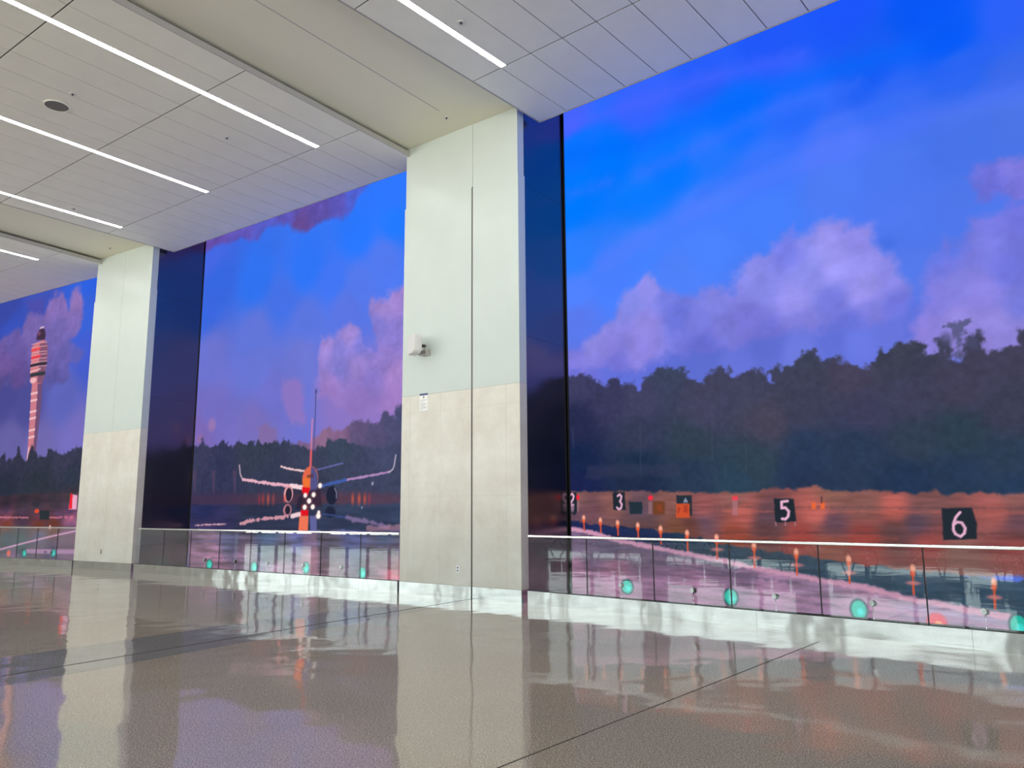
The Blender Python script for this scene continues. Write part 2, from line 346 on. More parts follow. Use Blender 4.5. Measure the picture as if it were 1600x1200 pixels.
# small sensor heads on stalks just behind the glass
def sensor(o, deg, x, yb, label, grp):
    c = at(o, deg, x, yb)
    t = empty('stalk_sensor', (c[0], c[1], 0.0), deg, label, 'sensor', grp)
    bm = bmesh.new(); tube(bm, (0, 0, 0), (0, 0, 0.365), 0.0045, 8); tube(bm, (0, 0, 0), (0, 0, 0.02), 0.03, 16); obj('stalk', bm, chrome, t)
    d = Vector((-0.35, -0.93, 0.10)).normalized(); h = Vector((0, 0, 0.388))
    bm = bmesh.new(); tube(bm, h - d * 0.03, h + d * 0.022, 0.036, 20); obj('sensor_head', bm, darkpl, t)
    bm = bmesh.new(); tube(bm, h + d * 0.0225, h + d * 0.027, 0.034, 20); obj('sensor_face', bm, paper, t)
GS = 'stalk sensors behind the glass'
for x, lb in zip((1.724, 2.933, 4.118, 5.318, 6.485), ('round sensor on a stalk behind the right railing, closest to the wide pillar', 'round sensor on a stalk behind the right railing, second from the wide pillar',
  'round sensor on a stalk behind the right railing, below the number 5', 'round sensor on a stalk behind the right railing beside the fourth green lamp', 'round sensor on a stalk behind the right railing, below the number 6')):
    sensor(RR, AR, x, 0.16, lb, GS)
for x, lb in zip((2.797, 3.964, 5.114, 6.293, 7.447), ('round sensor on a stalk behind the middle railing, nearest the far left pillar', 'round sensor on a stalk behind the middle railing, second from the far left pillar',
  'round sensor on a stalk behind the middle railing, left of the airplane reflection', 'round sensor on a stalk behind the middle railing, under the airplane', 'round sensor on a stalk behind the middle railing, nearest the wide pillar')):
    sensor(RM, AM, x, 0.16, lb, GS)
sensor(RL, AL, -1.293, 0.16, 'round sensor on a stalk behind the far left railing', GS)

# ----------------------------------------------------------------- LED video walls: the picture is painted on each flat screen in metres
PICT = {'R': [('base',[(0.182,9.016,70,100,255),(1.781,8.821,55,100,255),(3.064,8.93,40,95,252),(4.204,9.028,32,88,250),(5.402,8.925,28,86,250),(6.511,8.507,8,88,248),(7.463,7.964,45,98,248),(1.052,7.938,0,118,255),(0.323,8.434,10,116,255),(2.375,7.398,8,118,255),(3.59,7.915,10,110,255),(2.981,7.323,35,120,255),(4.633,7.643,40,108,255),(5.602,7.896,25,93,245),(6.704,7.928,8,90,246),(0.297,7.396,0,122,255),(1.71,6.998,20,124,255),(2.941,6.538,68,127,255),(4.064,6.763,62,120,255),(5.072,6.964,80,120,252),(5.981,7.146,60,110,246),(6.814,7.402,45,103,243),(7.457,7.14,60,108,238),(0.268,6.253,45,127,255),(1.673,6.052,70,130,255),(2.902,5.765,76,131,255),(4.025,6.133,70,128,252),(5.022,6.267,78,124,245),(5.913,6.293,76,120,240),(6.727,6.406,72,116,234),(7.391,6.447,75,116,230),(0.249,5.505,80,130,255),(1.115,5.578,74,128,255),(2.408,5.427,80,130,252),(6.088,5.391,80,120,238),(6.107,4.651,85,122,236),(6.641,5.428,80,120,236),(0.237,5.012,90,122,238),(5.962,3.867,95,113,218),(4.856,3.945,96,112,215),(3.892,3.99,96,110,210),(2.814,4.04,94,110,210),(1.588,3.872,98,112,218),(0.209,3.921,110,113,216),(3.354,3.758,105,118,220),(4.378,3.821,110,123,223),(5.21,3.891,108,123,230),(5.721,3.905,105,118,222)]),
  ('line',[(0.022,8.938),(1.781,8.821),(3.291,8.744),(4.69,8.485)],0.276,(78,102,255),0.184,0.046,0.5),
  ('line',[(1.728,7.454),(2.996,7.607),(4.442,7.822),(5.406,7.717)],0.276,(72,118,255),0.17,0.042,0.4),
  ('line',[(0.847,5.974),(2.203,6.368),(3.516,6.621),(4.872,6.824),(6.21,6.868),(7.774,6.835)],0.367,(94,126,252),0.163,0.041,0.35),
  ('line',[(0.071,8.331),(1.752,8.06),(3.601,8.115),(5.15,8.059),(6.215,7.943)],0.269,(0,106,255),0.179,0.045,0.45),
  ('line',[(0.041,7.013),(1.163,7.004),(2.103,7.006),(2.672,7.131)],0.374,(0,120,255),0.187,0.047,0.45),
  ('line',[(2.833,6.739),(4.597,7.103),(5.987,7.222)],0.135,(50,112,250),0.166,0.042,0.4),
  ('line',[(0.053,7.518),(0.526,7.486),(1.038,7.513)],0.114,(72,118,255),0.203,0.051,0.5),
  ('line',[(5.104,7.418),(6.423,7.464),(7.832,7.432)],0.15,(34,96,245),0.15,0.038,0.35),
  ('poly',[(0.296,4.417),(0.594,4.711),(0.882,4.844),(1.093,4.915),(1.181,5.089),(1.38,5.347),(1.65,5.457),(1.935,5.457),(2.057,5.329),(2.277,5.228),(2.344,5.081),(2.567,4.949),(2.841,5.029),(3.037,5.035),(3.365,4.907),(3.452,5.102),(3.48,5.394),(3.618,5.534),(3.8,5.545),(3.932,5.472),(4.025,5.628),(4.223,5.684),(4.4,5.64),(4.621,5.708),(4.848,5.811),(4.99,5.823),(5.242,5.746),(5.266,5.583),(5.492,5.525),(5.562,5.315),(5.587,5.186),(5.73,5.058),(5.816,4.879),(5.901,4.603),(5.935,4.322),(5.839,4.14),(5.567,4.067),(5.133,4.044),(4.679,4.069),(3.899,4.09),(3.041,4.061),(2.099,4.008),(1.396,3.953),(0.645,4.011),(0.006,4.127),(0.013,4.457)],[(0.662,4.58,142,138,228),(0.937,4.362,138,132,224),(0.07,4.302,128,124,220),(1.44,5.159,132,138,232),(1.84,5.315,142,140,232),(1.748,4.643,146,138,228),(1.604,4.266,140,132,222),(2.377,4.762,108,118,220),(2.21,5.128,120,128,230),(2.971,4.874,130,132,228),(2.726,4.592,118,122,218),(3.172,4.411,122,122,215),(3.656,5.271,142,142,236),(3.774,5.456,134,138,236),(3.846,4.918,136,138,234),(3.608,4.444,122,120,218),(4.288,5.441,120,128,235),(4.589,5.523,140,142,238),(4.867,5.406,156,152,242),(5.16,5.63,140,136,228),(5.413,5.419,142,138,232),(4.931,4.996,158,154,244),(4.646,4.958,138,140,232),(5.403,4.704,152,148,238),(5.704,4.736,138,136,230),(4.897,4.516,118,122,222),(4.333,4.62,152,148,238),(5.417,4.325,126,126,222),(5.75,4.265,112,118,222),(4.407,4.259,128,126,220),(5.14,4.138,104,114,216),(3.905,4.19,112,114,212),(2.819,4.146,104,110,210),(1.066,4.11,118,116,216),(5.346,4.526,156,148,236)],0.105,0.116,0.357,1,0.03),
  ('poly',[(4.255,5.707),(4.412,5.822),(4.482,5.681),(4.374,5.544),(4.256,5.572)],(118,128,236),0.061,0.061,0.203,0.7,0),
  ('poly',[(5.852,3.705),(5.918,3.919),(6.027,4.08),(6.149,4.211),(6.147,4.463),(6.204,4.676),(6.331,4.874),(6.424,5.051),(6.535,4.917),(6.661,4.976),(6.762,5.111),(6.776,5.258),(6.959,5.254),(7.107,5.303),(7.366,5.448),(7.643,5.496),(7.429,3.314),(5.838,3.528)],[(6.354,4.779,112,120,224),(6.232,4.267,130,126,222),(6.04,3.855,140,128,218),(6.548,4.383,134,132,226),(6.759,4.255,140,132,224),(6.892,4.921,124,126,226),(7.057,5.141,120,122,224),(7.14,4.52,112,118,220),(7.271,5.172,112,114,218),(6.511,3.954,148,136,222),(6.94,3.881,146,136,220),(7.161,4.01,118,122,218),(7.13,3.683,140,130,214),(6.626,3.592,140,128,210)],0.104,0.095,0.312,1,0.03),
  ('poly',[(6.781,5.822),(6.913,5.962),(7.109,6.026),(7.419,5.997),(7.756,5.973),(7.675,5.149),(7.356,5.339),(7.156,5.446),(6.981,5.495),(6.849,5.658)],[(6.975,5.826,108,112,216),(7.266,5.87,124,120,218),(7.303,5.509,116,114,214),(7.026,5.589,106,110,214)],0.077,0.085,0.256,1,0.05),
  ('ell',(5.699,5.206),0.116,0.093,(64,108,224),0.074,0.5),
  ('poly',[(-0.028,3.973),(0.091,3.947),(0.21,3.969),(0.357,3.963),(0.5,3.934),(0.584,3.842),(0.682,3.807),(0.78,3.796),(0.818,3.698),(0.887,3.69),(0.918,3.78),(1.001,3.817),(1.123,3.802),(1.187,3.692),(1.266,3.683),(1.372,3.671),(1.45,3.662),(1.549,3.517),(1.589,3.557),(1.648,3.741),(1.739,3.797),(1.867,3.827),(1.92,3.887),(2.032,3.884),(2.154,3.868),(2.274,3.831),(2.393,3.816),(2.473,3.752),(2.537,3.616),(2.629,3.584),(2.696,3.534),(2.764,3.526),(2.836,3.581),(2.863,3.673),(2.966,3.703),(3.079,3.731),(3.189,3.727),(3.241,3.679),(3.27,3.603),(3.364,3.561),(3.451,3.582),(3.518,3.635),(3.644,3.64),(3.748,3.637),(3.827,3.587),(3.889,3.44),(3.923,3.506),(3.944,3.672),(4.025,3.692),(4.089,3.594),(4.17,3.624),(4.267,3.611),(4.343,3.738),(4.423,3.786),(4.52,3.811),(4.612,3.779),(4.696,3.633),(4.761,3.644),(4.882,3.675),(4.971,3.654),(5.053,3.558),(5.138,3.519),(5.354,3.501),(5.444,3.571),(5.507,3.727),(5.568,3.646),(5.664,3.705),(5.725,3.75),(5.832,3.761),(5.952,3.744),(6.031,3.741),(6.067,3.603),(6.108,3.535),(6.173,3.57),(6.209,3.714),(6.28,3.738),(6.349,3.658),(6.384,3.532),(6.404,3.426),(6.488,3.449),(6.552,3.577),(6.606,3.689),(6.701,3.776),(6.748,3.659),(6.767,3.546),(6.779,3.443),(6.834,3.494),(6.903,3.476),(7.011,3.511),(7.116,3.537),(7.145,3.698),(7.236,3.724),(7.473,3.767),(7.846,3.665),(7.631,1.555),(-0.082,1.626)],[(0.206,3.801,62,62,98),(0.908,3.491,58,58,92),(0.188,3.088,40,44,78),(0.17,2.385,24,38,74),(0.16,1.98,28,36,78),(1.571,3.425,66,66,98),(1.545,2.762,54,60,86),(1.524,2.216,30,48,74),(1.511,1.891,34,44,72),(2.088,3.756,60,68,94),(2.765,3.096,68,68,96),(2.511,2.592,50,64,80),(2.486,2.074,42,58,82),(3.548,3.428,66,68,94),(3.819,2.805,72,68,88),(3.581,2.232,50,66,82),(3.249,1.9,44,66,86),(4.453,3.52,62,66,88),(4.414,2.949,62,64,88),(4.376,2.384,44,60,88),(4.254,1.967,40,54,82),(5.082,3.35,70,66,90),(5.22,2.877,62,62,90),(5.094,2.344,44,58,84),(5.693,3.547,60,64,82),(5.81,3,64,64,90),(5.84,2.388,50,62,82),(5.719,1.879,36,54,82),(6.436,3.106,66,64,88),(6.377,2.438,46,62,78),(6.334,1.943,40,58,84),(7.032,3.368,66,64,88),(6.971,2.721,60,62,84),(6.911,2.083,46,62,84),(6.949,1.765,40,60,88),(2.787,3.513,66,66,92)],0.045,0.064,0.089,1,0.045),
  ('poly',[(6.309,3.9),(6.39,3.957),(6.493,3.922),(6.615,3.953),(6.64,3.906),(6.56,3.833),(6.517,3.694),(6.495,3.44),(6.436,3.447),(6.444,3.705),(6.395,3.834)],(84,86,124),0.026,0.043,0.068,0.85,0),
  ('ell',(6.324,3.723),0.068,0.086,(78,80,116),0.043,0.7),
  ('ell',(6.63,3.634),0.065,0.101,(74,76,110),0.042,0.8),
  ('line',[(1.554,2.982),(1.532,2.107)],0.02,(70,76,104),0.019,0,0.5),
  ('line',[(2.9,3.084),(2.868,2.264)],0.018,(70,76,104),0.017,0,0.5),
  ('line',[(0.112,2.976),(0.118,2.622)],0.023,(70,76,104),0.022,0,0.5),
  ('line',[(3.443,2.535),(3.428,2.091)],0.016,(70,76,104),0.015,0,0.5),
  ('poly',[(0.384,2.318),(2.26,2.239),(2.275,2.061),(0.377,2.054)],(58,60,88),0.055,0.055,0.22,0.45,0),
  ('poly',[(-0.077,1.834),(0.988,1.814),(2.698,1.772),(3.603,1.755),(3.677,1.812),(3.907,1.835),(4.144,1.755),(4.242,1.79),(4.478,1.841),(4.61,1.764),(4.963,1.748),(5.546,1.72),(5.937,1.696),(6.034,1.753),(6.127,1.693),(7.007,1.678),(7.762,1.657),(7.666,0.721),(-0.111,0.323)],[(0.153,1.692,134,92,92),(0.984,1.682,136,90,86),(2.113,1.616,136,90,86),(3.235,1.654,138,92,88),(4.694,1.681,144,98,88),(5.122,1.587,132,88,84),(5.927,1.579,124,82,82),(6.93,1.569,138,90,88),(0.431,1.463,110,74,84),(1.493,1.429,100,78,94),(2.682,1.459,158,88,88),(3.328,1.458,182,94,88),(4.497,1.456,192,98,90),(5.526,1.472,192,98,90),(6.714,1.437,168,92,88),(2.675,1.329,100,76,92),(3.727,1.325,98,72,86),(4.669,1.33,96,70,84),(5.751,1.311,86,70,86),(6.906,1.312,100,72,86),(0.145,1.395,100,72,88),(1.487,1.269,98,70,70),(2.444,1.226,104,64,60),(3.72,1.211,98,64,64),(5.504,1.199,92,64,66),(6.894,1.18,100,64,66),(2.21,1.152,122,78,62),(3.203,1.089,144,72,58),(4.194,1.07,150,68,64),(5.082,1.054,152,70,66),(5.882,1.039,150,74,72),(6.881,1.049,158,78,76),(4.64,0.937,140,82,72),(6.241,0.888,130,88,84)],0.028,0.028,0.129,1,-0.07),
  ('line',[(2.459,1.541),(7.122,1.498)],0.023,(100,70,72),0.019,0.015,0.5),
  ('line',[(3.011,1.469),(7.117,1.444)],0.023,(186,98,90),0.019,0.015,0.45),
  ('line',[(2.885,1.142),(7.092,1.191)],0.023,(82,58,64),0.019,0.015,0.4),
  ('line',[(0.151,1.623),(1.992,1.586)],0.031,(104,72,74),0.026,0.021,0.4),
  ('line',[(2.989,1.065),(5.496,1.097)],0.025,(168,80,62),0.021,0.017,0.4),
  ('poly',[(-0.088,1.337),(0.439,1.261),(0.822,1.231),(1.178,1.202),(1.695,1.165),(2.032,1.129),(2.549,1.056),(2.877,0.984),(3.699,0.872),(4.889,0.753),(5.776,0.682),(6.907,0.622),(7.65,0.562),(7.585,-0.069),(-0.139,-0.901)],[(0.142,1.258,34,42,84),(0.833,1.165,34,44,84),(1.48,1.099,34,46,82),(2.653,0.909,40,62,84),(3.692,0.751,42,66,88),(5.049,0.63,46,72,94),(5.84,0.546,50,76,100),(6.825,0.45,54,80,104)],0.019,0.029,0.154,1,-0.09),
  ('poly',[(-0.091,1.211),(-0.005,1.166),(0.49,1.105),(0.895,1.002),(1.72,0.883),(2.332,0.799),(2.917,0.721),(3.404,0.635),(4.018,0.562),(4.448,0.495),(5.035,0.441),(5.568,0.325),(6.004,0.275),(6.531,0.199),(6.864,0.167),(7.599,0.074),(7.505,-0.846),(-0.167,-2.095)],[(0.061,0.894,112,92,124),(0.823,0.859,96,84,112),(0.411,0.736,108,90,118),(1.467,0.771,112,92,118),(0.123,0.503,150,108,136),(0.944,0.484,152,106,134),(2.069,0.638,118,94,122),(2.855,0.572,126,100,128),(2.174,0.39,146,108,140),(0.934,0.216,170,118,154),(2.621,0.267,168,120,156),(3.267,0.401,128,98,130),(3.66,0.239,178,132,168),(3.649,0.054,158,112,150),(4.416,0.289,150,120,152),(5.014,0.159,180,140,172),(5.803,0.099,168,140,176),(6.514,0.006,160,136,172),(2.608,0.022,150,104,140),(0.116,0.224,160,112,146)],0.019,0.019,0.131,1,-0.13),
  ('line',[(-0.091,1.211),(-0.005,1.166),(0.49,1.105),(0.895,1.002),(1.72,0.883),(2.332,0.799),(2.917,0.721),(3.404,0.635),(4.018,0.562),(4.448,0.495),(5.035,0.441),(5.568,0.325),(6.004,0.275),(6.531,0.199),(6.864,0.167),(7.599,0.074)],0.077,(222,158,188),0.023,0.018,0.9),
  ('line',[(-0.022,0.418),(1.451,0.351),(2.842,0.329),(4.589,0.213),(6.851,0.038)],0.048,(196,140,180),0.029,0.029,0.55),
  ('line',[(-0.016,0.688),(1.464,0.676),(3.17,0.51),(4.151,0.433)],0.038,(92,82,108),0.029,0.029,0.6),
  ('line',[(0.415,0.903),(1.957,0.777),(3.175,0.606)],0.051,(88,80,108),0.031,0.031,0.6),
  ('line',[(-0.026,0.272),(2.618,0.218),(4.581,0.108),(6.841,-0.075)],0.062,(190,138,180),0.026,0.026,0.5),
  ('line',[(0.316,1.373),(0.321,1.147)],0.029,(236,88,52),0.014,0,0.95),
  ('ell',(0.316,1.361),0.034,0.046,(255,176,150),0.018,0.95),
  ('ell',(0.314,1.304),0.038,0.034,(240,96,60),0.017,0.8),
  ('line',[(0.676,1.329),(0.681,1.108)],0.028,(236,88,52),0.014,0,0.95),
  ('ell',(0.676,1.318),0.035,0.047,(255,176,150),0.018,0.95),
  ('ell',(0.674,1.26),0.037,0.035,(240,96,60),0.017,0.8),
  ('line',[(1.037,1.287),(1.041,1.07)],0.028,(236,88,52),0.013,0,0.95),
  ('ell',(1.036,1.276),0.035,0.048,(255,176,150),0.017,0.95),
  ('ell',(1.034,1.218),0.037,0.035,(240,96,60),0.016,0.8),
  ('line',[(1.442,1.247),(1.445,1.013)],0.028,(236,88,52),0.013,0,0.95),
  ('ell',(1.441,1.237),0.035,0.049,(255,176,150),0.017,0.95),
  ('ell',(1.439,1.178),0.037,0.035,(240,96,60),0.016,0.8),
  ('line',[(1.879,1.199),(1.88,0.94)],0.028,(236,88,52),0.012,0,0.95),
  ('ell',(1.879,1.189),0.035,0.05,(255,176,150),0.017,0.95),
  ('ell',(1.876,1.129),0.037,0.035,(240,96,60),0.016,0.8),
  ('line',[(2.365,1.134),(2.364,0.851)],0.028,(236,88,52),0.011,0,0.95),
  ('ell',(2.365,1.124),0.035,0.051,(255,176,150),0.016,0.95),
  ('ell',(2.362,1.063),0.037,0.036,(240,96,60),0.015,0.8),
  ('line',[(2.876,1.073),(2.871,0.739)],0.027,(236,88,52),0.011,0,0.95),
  ('ell',(2.876,1.063),0.035,0.052,(255,176,150),0.016,0.95),
  ('ell',(2.872,1.002),0.037,0.035,(240,96,60),0.015,0.8),
  ('ell',(2.877,0.879),0.109,0.026,(226,130,130),0.016,0.75),
  ('line',[(3.485,0.97),(3.477,0.629)],0.027,(236,88,52),0.01,0,0.95),
  ('ell',(3.484,0.961),0.035,0.054,(255,176,150),0.015,0.95),
  ('ell',(3.481,0.899),0.036,0.036,(240,96,60),0.014,0.8),
  ('ell',(3.483,0.772),0.105,0.026,(226,130,130),0.015,0.75),
  ('line',[(4.125,0.886),(4.116,0.558)],0.026,(236,88,52),0.009,0,0.95),
  ('ell',(4.124,0.877),0.034,0.055,(255,176,150),0.015,0.95),
  ('ell',(4.12,0.814),0.035,0.036,(240,96,60),0.014,0.8),
  ('ell',(4.122,0.695),0.1,0.026,(226,130,130),0.015,0.75),
  ('line',[(4.859,0.812),(4.847,0.482)],0.025,(236,88,52),0.009,0,0.95),
  ('ell',(4.858,0.804),0.034,0.057,(255,176,150),0.014,0.95),
  ('ell',(4.854,0.741),0.035,0.036,(240,96,60),0.013,0.8),
  ('ell',(4.853,0.62),0.093,0.026,(226,130,130),0.014,0.75),
  ('line',[(5.67,0.718),(5.656,0.388)],0.024,(236,88,52),0.008,0,0.95),
  ('ell',(5.67,0.71),0.033,0.059,(255,176,150),0.013,0.95),
  ('ell',(5.665,0.647),0.034,0.036,(240,96,60),0.012,0.8),
  ('ell',(5.662,0.527),0.087,0.026,(226,130,130),0.013,0.75),
  ('line',[(6.588,0.596),(6.571,0.271)],0.023,(236,88,52),0.007,0,0.95),
  ('ell',(6.588,0.589),0.032,0.061,(255,176,150),0.012,0.95),
  ('ell',(6.582,0.526),0.032,0.035,(240,96,60),0.012,0.8),
  ('ell',(6.578,0.408),0.08,0.026,(226,130,130),0.012,0.75),
  ('ell',(1.193,0.211),0.133,0.131,(20,60,72),0.016,0.8),
  ('ell',(1.193,0.211),0.102,0.105,(6,196,176),0.017,1),
  ('ell',(1.213,0.191),0.046,0.042,(60,240,236),0.021,0.8),
  ('ell',(3.067,0.17),0.131,0.143,(20,60,72),0.014,0.8),
  ('ell',(3.067,0.17),0.101,0.114,(6,196,176),0.015,1),
  ('ell',(3.086,0.149),0.045,0.046,(60,240,236),0.019,0.8),
  ('ell',(4.944,0.128),0.126,0.155,(20,60,72),0.013,0.8),
  ('ell',(4.944,0.128),0.097,0.124,(6,196,176),0.014,1),
  ('ell',(4.962,0.105),0.044,0.049,(60,240,236),0.017,0.8),
  ('ell',(6.803,0.086),0.113,0.154,(20,60,72),0.011,0.8),
  ('ell',(6.803,0.086),0.087,0.124,(6,196,176),0.012,1),
  ('ell',(6.818,0.063),0.039,0.049,(60,240,236),0.015,0.8),
  ('ell',(5.903,0.044),0.127,0.13,(225,80,110),0.012,0.8),
  ('ell',(5.903,0.044),0.098,0.104,(238,78,104),0.013,1),
  ('ell',(5.921,0.025),0.044,0.042,(255,190,120),0.016,0.8),
  ('poly',[(-0.048,1.822),(0.171,1.818),(0.176,1.475),(0.117,1.395),(-0.055,1.487)],(34,42,52),0.014,0.007,0.069,1,0),
  ('poly',[(0.948,1.804),(1.199,1.799),(1.208,1.494),(0.958,1.495)],(34,42,52),0.013,0.007,0.066,1,0),
  ('poly',[(1.284,1.635),(1.545,1.632),(1.543,1.429),(1.289,1.429)],(36,50,62),0.013,0.006,0.065,1,0),
  ('poly',[(1.664,1.631),(1.738,1.63),(1.73,1.429),(1.656,1.429)],(156,112,120),0.013,0,0.212,0.7,0),
  ('poly',[(1.751,1.641),(1.983,1.638),(1.973,1.419),(1.742,1.419)],(112,66,44),0.013,0.006,0.063,1,0),
  ('poly',[(1.822,1.577),(1.92,1.586),(1.927,1.471),(1.818,1.482)],(146,66,40),0.021,0.01,0.063,0.7,0),
  ('poly',[(2.201,1.729),(2.474,1.725),(2.47,1.399),(2.197,1.378)],(40,50,60),0.012,0.006,0.061,1,0),
  ('poly',[(2.189,1.594),(2.428,1.592),(2.428,1.368),(2.185,1.367)],(206,82,48),0.012,0.006,0.062,1,0),
  ('poly',[(2.217,1.553),(2.274,1.522),(2.211,1.429)],(140,50,40),0.015,0.01,0.062,0.6,0),
  ('poly',[(2.322,1.562),(2.392,1.572),(2.386,1.45),(2.306,1.46)],(150,54,40),0.015,0.01,0.062,0.6,0),
  ('poly',[(3.837,1.656),(4.142,1.652),(4.158,1.318),(3.844,1.302)],(34,42,52),0.011,0.006,0.056,1,0),
  ('line',[(3.845,1.307),(3.847,1.26)],0.018,(166,120,130),0.01,0,1),
  ('line',[(3.99,1.308),(3.992,1.261)],0.017,(166,120,130),0.01,0,1),
  ('line',[(4.134,1.309),(4.136,1.262)],0.017,(166,120,130),0.009,0,1),
  ('poly',[(6.08,1.503),(6.433,1.509),(6.468,1.309),(6.447,1.117),(6.067,1.093)],(36,44,54),0.01,0.005,0.049,1,0),
  ('line',[(0.017,1.763),(0.069,1.791),(0.104,1.75),(0.088,1.693),(0.028,1.625),(0.02,1.579)],0.038,(232,178,206),0.012,0,1),
  ('line',[(0.02,1.59),(0.093,1.59)],0.032,(232,178,206),0.012,0,1),
  ('ell',(0.063,1.544),0.044,0.081,(190,146,176),0.023,0.7),
  ('line',[(1.052,1.736),(1.093,1.763),(1.131,1.729),(1.116,1.669),(1.095,1.648),(1.133,1.593),(1.117,1.527),(1.071,1.506),(1.032,1.539)],0.036,(232,178,206),0.011,0,1),
  ('ell',(0.197,1.726),0.035,0.048,(238,40,64),0.011,1),
  ('poly',[(0.174,1.669),(0.217,1.669),(0.212,1.463),(0.169,1.463)],(160,116,126),0.014,0,0.229,0.6,0),
  ('ell',(1.71,1.694),0.05,0.043,(240,48,70),0.011,1),
  ('poly',[(3.174,1.704),(3.269,1.703),(3.265,1.634),(3.17,1.635)],(232,70,84),0.012,0,0.197,1,0),
  ('poly',[(3.176,1.635),(3.26,1.634),(3.247,1.41),(3.163,1.409)],(176,118,130),0.016,0,0.196,0.7,0),
  ('line',[(2.336,1.614),(2.362,1.675),(2.383,1.613)],0.019,(150,160,190),0.009,0,1),
  ('line',[(2.337,1.634),(2.395,1.634)],0.014,(150,160,190),0.009,0,1),
  ('line',[(4.044,1.616),(3.952,1.608),(3.95,1.513),(4.004,1.523),(4.054,1.466),(4.039,1.392),(3.993,1.35),(3.945,1.359)],0.038,(232,178,206),0.008,0,1),
  ('line',[(6.29,1.449),(6.237,1.388),(6.204,1.307),(6.194,1.225),(6.215,1.173),(6.27,1.142),(6.318,1.187),(6.331,1.251),(6.3,1.316),(6.25,1.327),(6.211,1.299)],0.032,(232,178,206),0.006,0,1),
  ('poly',[(4.4,1.594),(4.456,1.593),(4.449,1.502),(4.394,1.502)],(236,104,56),0.013,0,0.183,1,0),
  ('poly',[(4.529,1.593),(4.583,1.592),(4.577,1.501),(4.522,1.502)],(236,104,56),0.013,0,0.182,1,0),
  ('line',[(4.544,1.674),(4.543,1.583)],0.018,(66,52,56),0.009,0,1)],
'M': [('base',[(0.325,8.759,70,104,228),(0.705,7.929,55,103,226),(0.156,7.27,58,104,225),(0.604,5.726,108,116,208),(2.454,7.617,48,114,240),(4.524,7.585,48,118,250),(6.355,8.043,42,120,255),(7.602,8.873,46,118,255),(7.62,8.083,36,122,255),(2.558,6.189,98,118,218),(4.595,6.237,92,118,224),(6.394,6.915,86,123,240),(7.227,7.386,84,123,242),(5.976,6.35,92,118,228),(0.738,4.274,116,110,194),(3.21,4.412,112,114,204),(6.05,4.467,128,120,204),(2.733,3.782,122,112,190),(7.316,4.049,140,120,200),(0.204,3.599,124,105,180),(2.634,5.144,106,118,212),(4.406,5.278,110,120,212),(5.495,7.075,66,118,245),(3.563,6.903,70,114,232)]),
  ('poly',[(-0.921,10.408),(-0.783,9.059),(0.055,8.987),(0.609,9.008),(1.132,8.862),(1.733,8.997),(2.17,8.849),(2.636,8.914),(2.899,9.037),(3.461,8.965),(3.757,8.776),(3.993,8.654),(4.567,8.632),(5.044,8.764),(5.701,8.714),(6.081,8.857),(6.272,9.141),(7.172,9.465),(7.987,9.881),(-0.999,12.478)],[(0.289,9.151,104,78,166),(1.781,9.117,100,84,180),(2.628,9.024,92,92,196),(3.689,9.056,96,84,178),(4.087,8.791,108,74,142),(4.94,8.942,98,78,160),(5.642,9.029,96,84,178),(6.095,9.086,84,96,206)],0.092,0.128,0.403,0.92,0.06),
  ('poly',[(5.12,4.243),(5.073,4.721),(5.079,5.087),(4.994,5.401),(5.114,5.805),(5.371,5.737),(5.687,5.774),(6.06,5.895),(6.433,5.795),(6.706,5.281),(7.001,5.153),(6.817,5.74),(6.673,6.287),(6.836,6.478),(7.212,6.415),(7.434,6.515),(7.812,6.662),(8.43,6.848),(8.48,3.525),(6.507,3.671),(5.627,4.044)],[(5.337,5.486,158,134,208),(5.794,5.349,132,124,206),(6.115,5.621,160,136,210),(6.556,5.33,128,124,212),(6.465,4.882,156,132,208),(5.817,4.8,126,120,202),(5.607,4.51,158,128,200),(7.26,6.147,166,138,212),(7.067,5.72,132,124,210),(7.662,6.234,168,138,214),(7.679,5.483,140,124,206),(7.293,4.938,148,126,204),(7.703,4.45,170,134,204),(6.9,4.383,134,120,200),(6.492,4.122,140,118,196),(7.716,3.869,168,130,198)],0.109,0.155,0.404,0.95,0.05),
  ('poly',[(3.701,4.698),(3.989,4.866),(4.434,4.755),(4.627,4.287),(4.637,3.651),(4.136,3.621),(3.792,4.034)],(146,118,192),0.13,0.098,0.293,0.8,0),
  ('ell',(0.807,3.845),0.177,0.177,(158,120,176),0.089,0.8),
  ('ell',(0.276,3.488),0.152,0.125,(160,112,150),0.072,0.5),
  ('poly',[(5.151,4.555),(8.093,4.266),(8.12,2.85),(5.226,2.994)],(150,118,190),0.373,0,0.299,0.5,0),
  ('poly',[(2.877,3.606),(3.128,3.722),(3.519,3.598),(3.703,3.069),(2.886,3.11)],(134,106,156),0.099,0.082,0.165,0.7,0),
  ('poly',[(4.165,3.126),(4.521,3.186),(4.803,3.17),(5.008,3.237),(5.298,3.389),(5.585,3.478),(5.767,3.36),(6.091,3.415),(6.322,3.535),(6.636,3.587),(6.99,3.474),(7.211,3.503),(7.265,3.717),(7.404,3.735),(7.488,3.555),(7.664,3.6),(7.736,3.824),(7.89,3.884),(8.474,3.918),(8.509,1.606),(4.253,1.637)],[(4.53,3.028,120,94,136),(5.218,3.148,142,106,140),(5.881,3.262,134,100,138),(6.52,3.298,96,84,122),(7.135,3.333,86,80,116),(7.53,3.452,78,78,114),(7.819,3.574,76,78,114),(6.544,2.635,66,70,98),(7.745,2.586,66,72,100)],0.052,0.06,0.134,1,0.04),
